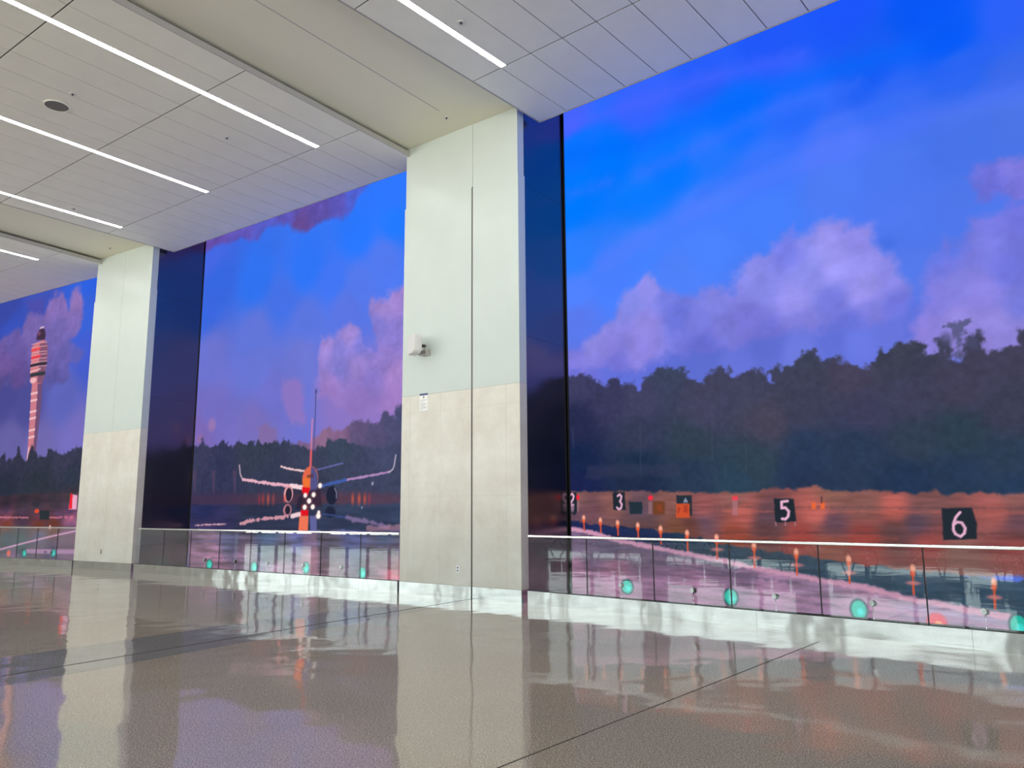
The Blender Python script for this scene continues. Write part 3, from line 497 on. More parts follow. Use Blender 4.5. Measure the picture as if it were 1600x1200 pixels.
  ('poly',[(-0.252,3.266),(0.053,3.287),(0.318,3.362),(0.393,3.517),(0.533,3.297),(0.805,3.231),(1.062,3.288),(1.37,3.357),(1.575,3.278),(1.752,3.167),(1.913,3.226),(2.037,3.389),(2.159,3.23),(2.322,3.222),(2.58,3.341),(2.773,3.231),(2.868,3.358),(3.033,3.234),(3.216,3.192),(3.365,3.249),(3.595,3.204),(3.746,3.18),(3.889,3.252),(4.114,3.176),(4.307,3.166),(4.529,3.044),(4.669,3.068),(4.836,2.998),(5.022,2.958),(5.177,3.073),(5.314,3.035),(5.406,3),(5.486,3.194),(5.732,3.15),(5.971,3.182),(6.168,3.096),(6.34,3.057),(6.636,2.968),(7.347,2.888),(8.12,2.85),(8.491,2.831),(8.512,1.471),(-0.07,1.494)],[(0.257,3.064,60,62,92),(2.787,3.033,56,62,82),(4.777,2.783,60,66,90),(5.893,2.96,60,70,92),(7.351,2.745,68,74,104),(1.204,2.337,52,56,86),(3.354,2.281,54,60,84),(6.559,2.197,62,68,94),(7.754,2.166,64,70,96),(1.249,1.827,54,54,84),(4.83,1.784,52,52,72)],0.039,0.065,0.113,1,0.05),
  ('poly',[(-0.12,1.984),(8.505,1.875),(8.509,1.606),(-0.084,1.633)],[(0.377,1.837,72,52,80),(3.387,1.786,86,54,72),(6.366,1.78,104,60,76),(7.859,1.762,98,62,80)],0.109,0.031,0.311,0.6,0),
  ('poly',[(-0.089,1.686),(8.509,1.646),(8.537,-0.242),(0.158,-0.718)],[(0.705,1.492,40,46,86),(3.408,1.485,46,52,76),(6.583,1.505,54,64,90),(7.77,1.473,56,68,96),(0.745,1.067,66,56,96),(3.433,1.107,52,58,82),(7.393,1.169,52,60,86)],0.038,0.023,0.303,1,-0.08),
  ('poly',[(-0.003,2.632),(0.21,2.625),(0.21,2.013),(0.15,2.014)],(90,70,96),0.044,0,0.353,0.6,0),
  ('poly',[(0.892,2.603),(1.095,2.596),(1.092,1.999),(1.034,2)],(90,70,96),0.043,0,0.342,0.6,0),
  ('poly',[(1.829,2.572),(2.021,2.565),(2.014,1.983),(1.959,1.984)],(90,70,96),0.042,0,0.335,0.6,0),
  ('ell',(3.159,1.804),0.051,0.128,(160,64,66),0.04,0.75),
  ('ell',(3.361,1.802),0.05,0.127,(190,90,76),0.04,0.75),
  ('ell',(3.561,1.799),0.05,0.127,(150,70,76),0.04,0.75),
  ('ell',(6.387,1.766),0.042,0.116,(196,92,72),0.036,0.75),
  ('ell',(6.595,1.763),0.041,0.115,(214,92,70),0.036,0.75),
  ('ell',(6.779,1.761),0.041,0.114,(196,86,70),0.036,0.75),
  ('ell',(6.921,1.759),0.04,0.114,(150,64,84),0.036,0.75),
  ('ell',(3.005,1.806),0.051,0.129,(140,56,72),0.04,0.75),
  ('line',[(5.013,4.442),(5.02,3.937),(5.001,2.928)],0.037,(72,74,126),0.019,0,0.8),
  ('ell',(5.016,4.379),0.033,0.035,(60,62,110),0.013,0.8),
  ('line',[(2.12,2.696),(2.179,2.46),(2.284,2.325)],0.041,(206,180,190),0.019,0,1),
  ('line',[(2.284,2.325),(2.844,2.253),(3.486,2.181),(4.104,2.128),(4.582,2.079)],0.074,(232,176,194),0.016,0.022,1),
  ('line',[(4.224,2.118),(4.629,2.063)],0.108,(246,214,218),0.018,0.015,1),
  ('line',[(6.139,2.208),(6.557,2.248),(7.065,2.298),(7.518,2.348)],0.052,(176,136,190),0.014,0.017,1),
  ('line',[(5.292,2.079),(5.601,2.132),(6.139,2.208)],0.075,(66,94,168),0.018,0.015,1),
  ('line',[(7.519,2.341),(7.633,2.408),(7.67,2.491),(7.713,2.715)],0.031,(196,184,204),0.014,0,1),
  ('line',[(3.807,2.602),(4.03,2.554),(4.321,2.505),(4.678,2.462)],0.05,(238,200,202),0.013,0.013,1),
  ('line',[(5.16,2.477),(5.583,2.538),(6.037,2.603)],0.036,(104,104,166),0.012,0.009,1),
  ('line',[(4.915,3.71),(4.908,3.165),(4.915,2.577)],0.039,(216,130,164),0.016,0,1),
  ('line',[(4.909,2.932),(4.905,2.547)],0.079,(216,96,104),0.021,0,1),
  ('ell',(4.911,2.255),0.287,0.316,(226,104,76),0.018,1),
  ('poly',[(4.928,2.561),(5.044,2.527),(5.165,2.37),(5.196,2.202),(5.161,1.991),(5.051,1.933),(4.891,1.935),(4.921,2.24)],(84,84,136),0.023,0,0.305,1,0),
  ('poly',[(4.664,2.277),(4.892,2.363),(4.932,2.026),(4.678,2.031)],(240,118,52),0.031,0,0.308,0.85,0),
  ('poly',[(4.777,2.351),(5.005,2.39),(5.033,2.298),(4.803,2.289)],(92,52,58),0.018,0,0.307,0.7,0),
  ('poly',[(4.588,1.971),(5.273,2.019),(5.36,1.599),(4.563,1.573)],(58,42,60),0.046,0,0.303,0.9,0),
  ('poly',[(4.629,2.078),(4.931,2.057),(4.848,1.875),(4.636,1.94)],(228,24,36),0.018,0,0.306,1,0),
  ('poly',[(4.501,1.85),(4.641,1.848),(4.658,1.542),(4.424,1.543)],(40,36,56),0.031,0,0.307,0.7,0),
  ('ell',(4.131,1.917),0.174,0.203,(232,160,166),0.016,1),
  ('ell',(4.146,1.901),0.12,0.168,(44,40,58),0.016,1),
  ('ell',(4.005,1.81),0.048,0.094,(226,96,90),0.019,0.7),
  ('ell',(5.689,1.863),0.196,0.215,(34,38,58),0.024,1),
  ('line',[(5.78,2.024),(5.85,1.92),(5.844,1.802)],0.03,(136,136,168),0.017,0,1),
  ('ell',(4.116,1.529),0.158,0.147,(206,130,142),0.019,0.85),
  ('ell',(4.128,1.529),0.096,0.109,(40,38,56),0.019,1),
  ('ell',(5.652,1.479),0.175,0.133,(36,40,62),0.03,1),
  ('poly',[(4.601,1.527),(4.889,1.526),(4.885,1.39),(4.596,1.39)],(226,22,36),0.015,0,0.304,1,0),
  ('poly',[(4.573,1.39),(4.896,1.39),(4.892,1.03),(4.547,1.026)],(238,118,88),0.018,0,0.302,1,0),
  ('poly',[(4.942,1.39),(5.18,1.39),(5.209,1.033),(4.983,1.031)],(98,100,156),0.022,0,0.3,1,0),
  ('poly',[(4.605,1.665),(4.883,1.647),(4.911,1.541),(4.611,1.543)],(120,40,52),0.03,0,0.304,0.6,0),
  ('line',[(4.571,1.436),(4.432,1.406),(4.292,1.375)],0.107,(240,206,212),0.023,0.015,1),
  ('line',[(4.125,1.375),(3.665,1.343),(3.167,1.319),(2.785,1.278),(2.292,1.195)],0.07,(220,156,170),0.019,0.04,0.9),
  ('line',[(0.298,1.132),(1.025,1.162),(1.643,1.175)],0.03,(226,176,184),0.017,0.017,0.9),
  ('line',[(5.39,1.435),(5.851,1.391),(6.214,1.347)],0.036,(60,78,134),0.022,0.015,1),
  ('line',[(6.214,1.362),(6.59,1.291),(6.997,1.25),(7.51,1.142)],0.085,(138,116,160),0.035,0.042,0.8),
  ('poly',[(6.839,1.165),(8.151,1.201),(8.154,1.053),(6.843,1.038)],(180,130,150),0.028,0.028,0.111,0.6,0),
  ('ell',(4.756,1.877),0.09,0.064,(250,180,170),0.031,0.45),
  ('ell',(4.756,1.877),0.06,0.054,(255,248,242),0.012,1),
  ('ell',(5.053,1.887),0.096,0.068,(250,180,170),0.03,0.45),
  ('ell',(5.053,1.887),0.064,0.057,(255,248,242),0.012,1),
  ('ell',(4.901,1.742),0.103,0.073,(250,180,170),0.03,0.45),
  ('ell',(4.901,1.742),0.069,0.062,(255,248,242),0.012,1),
  ('ell',(4.748,1.595),0.1,0.071,(250,180,170),0.03,0.45),
  ('ell',(4.748,1.595),0.067,0.06,(255,248,242),0.012,1),
  ('ell',(5.036,1.601),0.095,0.068,(250,180,170),0.03,0.45),
  ('ell',(5.036,1.601),0.064,0.057,(255,248,242),0.012,1),
  ('ell',(5.269,2.098),0.095,0.068,(250,180,170),0.03,0.45),
  ('ell',(5.269,2.098),0.063,0.057,(255,248,242),0.012,1),
  ('ell',(5.245,1.39),0.108,0.077,(250,180,170),0.03,0.45),
  ('ell',(5.245,1.39),0.072,0.065,(255,248,242),0.012,1),
  ('ell',(5.254,1.472),0.067,0.048,(250,180,170),0.03,0.45),
  ('ell',(5.254,1.472),0.045,0.041,(255,248,242),0.012,1),
  ('ell',(7.011,2.107),0.036,0.043,(160,160,180),0.014,0.9),
  ('ell',(6.693,1.576),0.027,0.031,(140,150,176),0.014,0.8),
  ('poly',[(-0.02,1.009),(8.153,1.067),(8.178,-0.262),(0.158,-0.718)],[(0.478,0.81,110,84,112),(0.511,0.472,152,108,142),(1.117,0.157,170,118,152),(1.898,0.751,84,82,116),(2.464,0.362,122,94,122),(3.45,0.857,74,92,124),(4.648,0.876,98,98,150),(6.401,0.833,86,92,146),(7.4,0.92,66,80,112),(3.959,0.559,88,84,108),(5.777,0.604,94,84,104),(7.409,0.577,100,82,102),(3.987,0.103,160,124,150),(5.796,0.173,130,102,118),(7.416,0.304,140,96,120),(7.613,0.109,168,84,104),(1.419,-0.078,160,110,146),(4.917,0.139,176,136,160)],0.03,0.03,0.302,1,-0.26),
  ('poly',[(4.734,0.998),(5.21,1.004),(5.302,0.038),(4.696,0.012)],[(4.881,0.805,150,110,140),(5.126,0.441,186,130,152),(5.007,0.142,176,130,150)],0.044,0.044,0.118,0.6,0),
  ('line',[(0.192,0.703),(8.158,0.825)],0.027,(100,100,152),0.02,0.027,0.55),
  ('line',[(4.888,0.686),(8.16,0.731)],0.027,(106,104,160),0.02,0.027,0.55),
  ('line',[(6.614,0.625),(8.161,0.637)],0.027,(110,104,150),0.02,0.027,0.55),
  ('line',[(1.105,0.288),(4.676,0.368)],0.03,(90,78,104),0.022,0.03,0.55),
  ('line',[(0.254,0.093),(2.996,0.158)],0.031,(110,84,112),0.023,0.031,0.55),
  ('ell',(1.036,0.121),0.148,0.144,(20,60,72),0.025,0.8),
  ('ell',(1.036,0.121),0.114,0.115,(8,204,182),0.026,1),
  ('ell',(1.06,0.098),0.051,0.046,(60,244,240),0.033,0.8),
  ('ell',(2.922,0.124),0.139,0.144,(20,60,72),0.024,0.8),
  ('ell',(2.922,0.124),0.107,0.115,(8,204,182),0.025,1),
  ('ell',(2.945,0.102),0.048,0.046,(60,244,240),0.031,0.8),
  ('ell',(4.869,0.174),0.135,0.149,(20,60,72),0.022,0.8),
  ('ell',(4.869,0.174),0.104,0.119,(8,204,182),0.024,1),
  ('ell',(4.891,0.151),0.047,0.048,(60,244,240),0.03,0.8),
  ('ell',(6.752,0.134),0.131,0.152,(20,60,72),0.021,0.8),
  ('ell',(6.752,0.134),0.101,0.122,(8,204,182),0.022,1),
  ('ell',(6.773,0.11),0.045,0.049,(60,244,240),0.028,0.8),
  ('line',[(2.15,0.966),(2.146,0.032)],0.106,(150,160,180),0.053,0,0.35)],
'L': [('base',[(-6.869,8.533,58,73,163),(-4.979,8.503,64,84,184),(-2.243,8.758,48,98,225),(-2.467,7.948,58,98,214),(-6.319,7.561,58,83,188),(-1.916,6.233,70,93,204),(-6.326,5.355,74,74,144),(-5.129,4.841,78,78,148),(-3.079,5.112,96,103,188),(-2.246,3.852,118,110,188),(-5.691,3.815,104,98,164),(-4.214,3.541,114,106,174),(-9.624,7.944,60,80,180),(-8.84,3.963,100,96,160)]),
  ('poly',[(-10.314,7.069),(-8.67,7.368),(-7.048,7.306),(-6.727,7.473),(-6.225,7.684),(-5.821,7.525),(-5.649,7.726),(-5.556,7.959),(-5.324,8.128),(-4.936,7.991),(-4.588,7.837),(-4.366,8.027),(-4.353,8.417),(-4.063,8.616),(-3.629,8.512),(-3.409,8.18),(-3.249,8.009),(-3.153,8.552),(-2.946,8.778),(-2.697,8.678),(-2.51,8.27),(-2.422,7.608),(-2.587,7.107),(-3.028,6.906),(-2.424,6.633),(-2.264,6.411),(-2.463,6.185),(-2.919,6.126),(-2.994,5.7),(-3.847,5.481),(-4.81,5.559),(-5.754,5.528),(-6.771,5.718),(-10.069,5.869)],[(-6.243,7.107,108,92,164),(-6.516,6.469,114,88,154),(-5.676,5.954,100,80,146),(-5.212,7.651,124,104,174),(-4.671,6.507,118,100,170),(-4.048,8.267,138,112,182),(-3.727,7.26,120,104,176),(-3.256,6.366,108,98,172),(-2.836,8.209,148,116,180),(-2.749,7.565,130,108,178),(-2.606,6.508,98,98,180),(-3.496,5.66,92,88,158),(-6.402,5.798,86,78,142),(-4.9,5.673,84,80,148)],0.132,0.132,0.397,0.95,0.04),
  ('poly',[(-5.734,8.606),(-4.626,8.564),(-4.615,8.015),(-5.275,8.056)],(86,76,160),0.158,0,0.452,0.6,0),
  ('poly',[(-4.878,5.991),(-4.391,5.842),(-4.336,4.788),(-4.39,3.549),(-4.38,3.036),(-4.77,3.049),(-4.843,4.402),(-4.903,5.461)],(204,124,138),0.021,0,0.423,1,0),
  ('poly',[(-4.607,5.861),(-4.32,5.836),(-4.282,4.784),(-4.339,3.444),(-4.345,3.035),(-4.486,3.04),(-4.52,4.383),(-4.559,5.433)],(112,80,116),0.025,0,0.421,1,0),
  ('line',[(-4.885,5.342),(-4.566,5.36)],0.073,(238,190,194),0.015,0,1),
  ('line',[(-4.87,5.108),(-4.558,5.128)],0.072,(238,190,194),0.015,0,1),
  ('line',[(-4.846,4.738),(-4.544,4.76)],0.072,(238,190,194),0.015,0,1),
  ('line',[(-4.831,4.516),(-4.536,4.54)],0.072,(238,190,194),0.015,0,1),
  ('line',[(-4.806,4.128),(-4.522,4.154)],0.071,(238,190,194),0.015,0,1),
  ('line',[(-4.791,3.898),(-4.513,3.926)],0.071,(238,190,194),0.015,0,1),
  ('line',[(-4.745,3.564),(-4.775,3.194)],0.071,(240,180,192),0.025,0,1),
  ('poly',[(-4.969,7.034),(-4.477,7.11),(-4.326,7.05),(-4.214,6.888),(-4.18,6.543),(-4.216,6.08),(-4.255,5.872),(-4.362,5.649),(-4.897,5.651),(-5.016,5.832),(-5.068,6.051),(-5.065,6.374),(-5.096,6.918)],(206,122,132),0.02,0,0.436,1,0),
  ('poly',[(-4.676,7.002),(-4.326,7.05),(-4.214,6.888),(-4.18,6.543),(-4.216,6.08),(-4.255,5.872),(-4.362,5.649),(-4.617,5.692),(-4.601,6.286)],(122,80,112),0.039,0,0.434,0.9,0),
  ('line',[(-5.08,6.818),(-4.652,6.849)],0.099,(232,78,84),0.022,0,1),
  ('line',[(-5.039,6.555),(-4.612,6.587)],0.098,(230,66,76),0.022,0,1),
  ('line',[(-5.125,7.019),(-4.681,7.037),(-4.285,7.013)],0.026,(238,182,188),0.013,0,0.75),
  ('line',[(-5.115,6.887),(-4.661,6.906),(-4.266,6.883)],0.026,(238,182,188),0.013,0,0.75),
  ('line',[(-5.102,6.712),(-4.634,6.731),(-4.24,6.709)],0.026,(238,182,188),0.013,0,0.75),
  ('line',[(-5.095,6.625),(-4.62,6.644),(-4.227,6.623)],0.026,(238,182,188),0.013,0,0.75),
  ('line',[(-5.085,6.483),(-4.599,6.502),(-4.206,6.482)],0.026,(238,182,188),0.013,0,0.75),
  ('line',[(-5.077,6.375),(-4.582,6.393),(-4.19,6.374)],0.026,(238,182,188),0.013,0,0.75),
  ('line',[(-5.066,6.223),(-4.559,6.242),(-4.167,6.224)],0.026,(238,182,188),0.013,0,0.75),
  ('line',[(-5.053,6.297),(-4.641,6.311),(-4.214,6.302)],0.1,(54,50,62),0.017,0,1),
  ('line',[(-5.001,5.97),(-4.662,5.983),(-4.271,5.979)],0.13,(56,60,68),0.017,0,1),
  ('line',[(-5.057,6.093),(-4.683,6.123),(-4.509,6.15)],0.035,(246,206,206),0.013,0,1),
  ('ell',(-4.846,5.786),0.183,0.091,(240,184,188),0.026,1),
  ('poly',[(-4.877,7.144),(-4.888,7.329),(-4.783,7.469),(-4.683,7.523),(-4.461,7.475),(-4.405,7.339),(-4.374,7.249),(-4.405,7.102)],(70,50,72),0.022,0,0.441,1,0),
  ('line',[(-4.722,7.538),(-4.544,7.55)],0.053,(224,196,212),0.015,0,1),
  ('ell',(-4.766,7.359),0.088,0.075,(128,80,112),0.031,0.8),
  ('poly',[(-10.485,3.695),(-8.796,3.737),(-7.535,3.466),(-6.745,3.392),(-6.351,3.313),(-6.127,3.475),(-5.956,3.194),(-5.781,3.25),(-5.585,3.181),(-5.436,3.384),(-5.335,3.652),(-5.098,3.309),(-4.855,3.135),(-4.722,3.418),(-4.577,3.619),(-4.332,3.403),(-4.201,3.234),(-3.967,3.287),(-3.782,3.199),(-3.653,3.477),(-3.414,3.467),(-3.16,3.336),(-2.92,3.286),(-2.727,3.319),(-2.347,3.402),(-2.198,3.494),(-1.962,3.406),(-1.554,3.427),(-1.24,3.414),(-1,1.509),(-10.027,1.541)],[(-5.938,3.088,54,54,76),(-5.236,3.272,54,54,74),(-4.151,3.131,54,56,74),(-2.806,3.183,60,60,84),(-5.848,2.562,44,50,66),(-4.057,2.521,46,54,66),(-2.382,2.482,50,58,74),(-4.001,2.158,50,54,66),(-2.334,2.131,58,54,66)],0.046,0.062,0.124,1,0.05),
  ('poly',[(-10.131,2.032),(-6.13,2.046),(-3.995,2.118),(-1.078,2.13),(-0.7,-0.868),(-9.429,-1.269)],[(-5.724,1.834,56,46,58),(-3.964,1.918,62,52,62),(-2.301,1.899,66,56,62),(-5.681,1.587,74,56,80),(-3.918,1.619,68,56,72),(-2.256,1.571,84,62,92),(-4.804,1.725,62,52,62),(-2.925,1.711,64,54,64),(-4.765,1.482,80,58,80),(-2.888,1.457,90,64,92),(-7.606,1.745,60,50,60),(-7.566,1.532,76,56,78),(-5.639,1.341,140,76,98),(-3.875,1.341,112,64,82),(-4.831,1.887,58,50,60),(-3.13,1.987,60,54,64),(-2.216,1.284,166,90,120),(-5.604,1.137,124,64,50),(-3.844,1.144,112,60,44),(-3.01,1.166,110,60,50),(-2.198,1.15,120,88,118),(-5.531,0.711,62,78,90),(-4.784,0.521,66,90,98),(-3.781,0.732,96,96,132),(-3.736,0.44,112,92,112),(-2.435,0.558,124,96,120),(-5.072,0.117,130,100,138),(-3.033,0.203,88,72,110),(-2.039,0,120,90,120)],0.041,0.03,0.405,1,-0.09),
  ('line',[(-7.534,1.363),(-5.278,1.351),(-4.427,1.341)],0.045,(214,128,144),0.02,0.02,0.8),
  ('line',[(-3.336,1.351),(-2.806,1.341)],0.047,(220,120,146),0.019,0.012,0.8),
  ('ell',(-2.711,1.36),0.081,0.035,(226,120,140),0.019,0.7),
  ('ell',(-2.452,1.36),0.081,0.035,(226,120,140),0.019,0.7),
  ('ell',(-2.163,1.36),0.08,0.035,(226,120,140),0.019,0.7),
  ('poly',[(-3.842,1.569),(-3.335,1.566),(-3.293,1.282),(-3.798,1.282)],(44,52,58),0.018,0,0.394,1,0),
  ('ell',(-3.993,1.549),0.123,0.064,(226,78,50),0.02,1),
  ('ell',(-4.08,1.779),0.207,0.1,(50,50,60),0.04,0.8),
  ('poly',[(-2.307,2.053),(-1.966,2.01),(-1.956,1.589),(-2.355,1.591)],(234,170,200),0.015,0,0.386,1,0),
  ('poly',[(-2.312,2.092),(-2.189,2.013),(-2.205,1.898),(-2.181,1.609),(-2.342,1.61)],(236,34,50),0.017,0,0.387,1,0),
  ('line',[(-7.28,0.024),(-5.831,0.332),(-4.442,0.566),(-3.118,0.778),(-1.702,0.982)],0.051,(226,166,204),0.02,0,1),
  ('line',[(-4.366,0.31),(-1.772,0.343)],0.131,(188,140,186),0.022,0,0.85),
  ('ell',(-3.346,0.302),0.066,0.023,(50,36,56),0.013,1),
  ('ell',(-4.459,0.24),0.135,0.125,(20,60,72),0.029,0.8),
  ('ell',(-4.459,0.24),0.104,0.1,(22,190,176),0.031,1),
  ('ell',(-4.435,0.22),0.047,0.04,(60,240,236),0.039,0.8),
  ('ell',(-2.93,0.281),0.136,0.131,(20,60,72),0.029,0.8),
  ('ell',(-2.93,0.281),0.104,0.104,(22,190,176),0.031,1),
  ('ell',(-2.906,0.261),0.047,0.042,(60,240,236),0.038,0.8),
  ('ell',(-5.322,0.221),0.107,0.096,(240,110,90),0.028,1),
  ('ell',(-3.225,1.049),0.053,0.066,(250,200,190),0.019,0.9)]}
_rng = np.random.default_rng(11); _lat = _rng.random((256, 256)).astype(np.float32)
def vn(x, y):
    xi = np.floor(x).astype(int); yi = np.floor(y).astype(int); fx = x - xi; fy = y - yi
    fx = fx * fx * (3 - 2 * fx); fy = fy * fy * (3 - 2 * fy)
    a = _lat[xi & 255, yi & 255]; b = _lat[(xi + 1) & 255, yi & 255]; c = _lat[xi & 255, (yi + 1) & 255]; d = _lat[(xi + 1) & 255, (yi + 1) & 255]
    return (a * (1 - fx) + b * fx) * (1 - fy) + (c * (1 - fx) + d * fx) * fy
def fbm(x, y, o=4):
    s = 0; a = 0.5
    for k in range(o): s = s + a * (vn(x + 17.3 * k, y + 9.1 * k) - 0.5); x = x * 2.03; y = y * 2.03; a *= 0.55
    return s * 2
def field(samples, u, z):
    s = np.array(samples, dtype=np.float64); num = np.zeros((u.size, 3)); den = np.zeros(u.size)
    for r in s:
        d2 = (u - r[0]) ** 2 + (z - r[1]) ** 2 + 0.012; w = 1.0 / (d2 * d2)
        num += w[:, None] * r[2:]; den += w
    return num / den[:, None]
def sdist(pts, u, z):
    p = np.array(pts); d = np.full(u.size, 1e9); ins = np.zeros(u.size, bool)
    for a, b in zip(p, np.roll(p, -1, 0)):
        e = b - a; L = max(e @ e, 1e-12); t = np.clip(((u - a[0]) * e[0] + (z - a[1]) * e[1]) / L, 0, 1)
        d = np.minimum(d, (u - a[0] - t * e[0]) ** 2 + (z - a[1] - t * e[1]) ** 2)
        if a[1] != b[1]:
            c = ((a[1] > z) != (b[1] > z)) & (u < (b[0] - a[0]) * (z - a[1]) / (b[1] - a[1]) + a[0]); ins ^= c
    d = np.sqrt(d); return np.where(ins, -d, d)
def ldist(pts, u, z):
    p = np.array(pts); d = np.full(u.size, 1e9)
    for a, b in zip(p, p[1:]):
        e = b - a; L = max(e @ e, 1e-12); t = np.clip(((u - a[0]) * e[0] + (z - a[1]) * e[1]) / L, 0, 1)
        d = np.minimum(d, (u - a[0] - t * e[0]) ** 2 + (z - a[1] - t * e[1]) ** 2)
    return np.sqrt(d)
def sstep(x): x = np.clip(x, 0, 1); return x * x * (3 - 2 * x)
def paint(layers, u, z):
    C = np.zeros((u.size, 3))
    for q, L in enumerate(layers):
        k = L[0]
        if k == 'base':
            C[:] = field(L[1], u, z); C *= (1 + 0.03 * fbm(u * 0.9 + z * 0.5, z * 1.1 - u * 0.4))[:, None]; continue
        if k == 'ell': (cx, cz), ra, rb, c, soft, al = L[1:]; pad = 2 * soft; lo = (cx - ra - pad, cz - rb - pad); hi = (cx + ra + pad, cz + rb + pad)
        else:
            p = np.array(L[1]); pad = (L[3] + L[4] + 0.02) * 1.5 if k == 'poly' else L[2] + 2 * L[4] + 2 * L[5]; lo = p.min(0) - pad; hi = p.max(0) + pad
        m = np.nonzero((u >= lo[0]) & (u <= hi[0]) & (z >= lo[1]) & (z <= hi[1]))[0]
        if not m.size: continue
        U, Z = u[m], z[m]
        if k == 'poly':
            pts, c, soft, na, ns, al, tex = L[1:]; soft = max(soft, 0.008)
            d = sdist(pts, U, Z)
            if na: d = d + na * 1.6 * fbm(U / ns + q * 3.1, Z / ns + q * 1.7)
            a = al * sstep(0.5 - d / (2 * soft))
            cc = field(c, U, Z) if isinstance(c, list) else np.tile(np.array(c, float), (U.size, 1))
            if tex < 0: cc = cc * (1 - tex * 2 * fbm(U / max(ns, .1) * 0.35 + q, Z / max(ns, .1) * 3.2) - tex * 0.7 * fbm(U * 2.2 + 3, Z * 13))[:, None]
            elif tex: cc = cc * (1 + tex * 2 * fbm(U / max(ns, .1) * 1.3 + 5, Z / max(ns, .1) * 1.3 + q) + tex * fbm(U * 6, Z * 9))[:, None]
        elif k == 'line':
            pts, w, c, soft, na, al = L[1:]; soft = max(soft, 0.008)
            d = ldist(pts, U, Z) - w / 2
            if na: d = d + na * 1.5 * fbm(U / (na * 3) + q, Z / (na * 3))
            a = al * sstep(0.5 - d / (2 * soft)); cc = np.tile(np.array(c, float), (U.size, 1))
        else:
            rr = np.sqrt(((U - cx) / ra) ** 2 + ((Z - cz) / rb) ** 2); d = (rr - 1) * min(ra, rb); soft = max(soft, 0.006)
            a = al * sstep(0.5 - d / (2 * soft)); cc = np.tile(np.array(c, float), (U.size, 1))
        C[m] += (cc - C[m]) * a[:, None]
    s = np.clip(C, 0, 255) / 255.0
    return np.where(s <= 0.04045, s / 12.92, ((s + 0.055) / 1.055) ** 2.4)
def video_wall(o, deg, key, us, zs, frame_x, label):
    t = empty('video_wall', (o[0], o[1], 0), deg, label, 'video wall', 'video walls between the pillars')
    nu, nz = len(us), len(zs); Ug, Zg = np.meshgrid(us, zs); u = Ug.ravel(); z = Zg.ravel()
    rgb = paint(PICT[key], u, z)
    me = bpy.data.meshes.new('display'); nv = u.size; nf = (nu - 1) * (nz - 1)
    co = np.zeros((nv, 3), np.float32); co[:, 0] = u; co[:, 2] = z
    i = (np.arange(nz - 1)[:, None] * nu + np.arange(nu - 1)[None, :]).ravel()
    q = np.stack([i, i + 1, i + nu + 1, i + nu], 1).astype(np.int32)
    me.vertices.add(nv); me.vertices.foreach_set('co', co.ravel()); me.loops.add(nf * 4); me.loops.foreach_set('vertex_index', q.ravel())
    me.polygons.add(nf); me.polygons.foreach_set('loop_start', (np.arange(nf) * 4).astype(np.int32)); me.update(calc_edges=True)
    ca = me.color_attributes.new('picture', 'FLOAT_COLOR', 'POINT'); ca.data.foreach_set('color', np.concatenate([rgb, np.ones((nv, 1))], 1).astype(np.float32).ravel())
    me.materials.append(screen_m); d = bpy.data.objects.new('display', me); col.objects.link(d); d.parent = t
    obj('cabinet', B((min(us) - 0.001, max(us) + 0.001, 0.004, 0.12, 0.0, max(zs))), black, t)
    obj('edge_trim', B((frame_x - 0.026, frame_x + 0.0, -0.012, 0.12, 0.0, max(zs))), black, t)
    return t
zr = np.arange(0.03, 9.55, 0.0125)
video_wall(SR, SAR, 'R', np.concatenate([np.arange(0.035, 7.6, 0.0135), np.arange(7.62, 9.25, 0.06)]), zr, 0.034, 'right video wall showing clouds, dark woods and numbered runway boards')
video_wall(SM, SAM, 'M', np.arange(0.035, 8.9, 0.0165), np.concatenate([np.arange(0.03, 4.2, 0.0165), np.arange(4.2, 9.55, 0.028)]), 0.034, 'middle video wall showing an airplane facing forward on a wet runway')
video_wall(SL, SAL, 'L', np.concatenate([np.arange(-9.2, -7.4, 0.08), np.arange(-7.38, -0.02, 0.024)]), np.arange(0.03, 9.55, 0.024), -0.0, 'left video wall showing a striped control tower above trees')

# ----------------------------------------------------------------- things on the pillars
def on(o, deg, x, z, name, label, cat, group=None):
    c = at(o, deg, x, 0); return empty(name, (c[0], c[1], z), deg, label, cat, group)
# wall box aerial
t = on(P2, A2, 0.655, 4.45, 'antenna_box', 'white rounded square antenna box on a bracket on the wide pillar', 'antenna')
def rounded(bm, w, h, d, r, seg=6, taper=0.9):
    def loop(k, y):
        L = []
        for cx, cz, a0 in ((w / 2 - r, h / 2 - r, 0), (-w / 2 + r, h / 2 - r, 90), (-w / 2 + r, -h / 2 + r, 180), (w / 2 - r, -h / 2 + r, 270)):
            for i in range(seg + 1):
                a = math.radians(a0 + 90 * i / seg); L.append(bm.verts.new(((cx + r * math.cos(a)) * k, y, (cz + r * math.sin(a)) * k)))
        return L
    Ls = [loop(0.86, 0), loop(0.97, -0.012), loop(1, -0.035), loop(1, -d + 0.03), loop(0.985, -d + 0.012), loop(0.93, -d)]
    for A, B_ in zip(Ls, Ls[1:]):
        for i in range(len(A)): bm.faces.new((A[i], A[(i + 1) % len(A)], B_[(i + 1) % len(A)], B_[i])).smooth = True
    bm.faces.new(Ls[0][::-1]); bm.faces.new(Ls[-1])
bm = bmesh.new(); rounded(bm, 0.34, 0.37, 0.17, 0.075); o = obj('radome', bm, plastic, t); o.location = (-0.03, -0.20, 0.125); o.rotation_euler = (math.radians(-3), 0, math.radians(-24))
bm = B((-0.075, 0.085, -0.012, 0.0, -0.055, 0.075)); o = obj('wall_plate', bm, bracket_m, t)
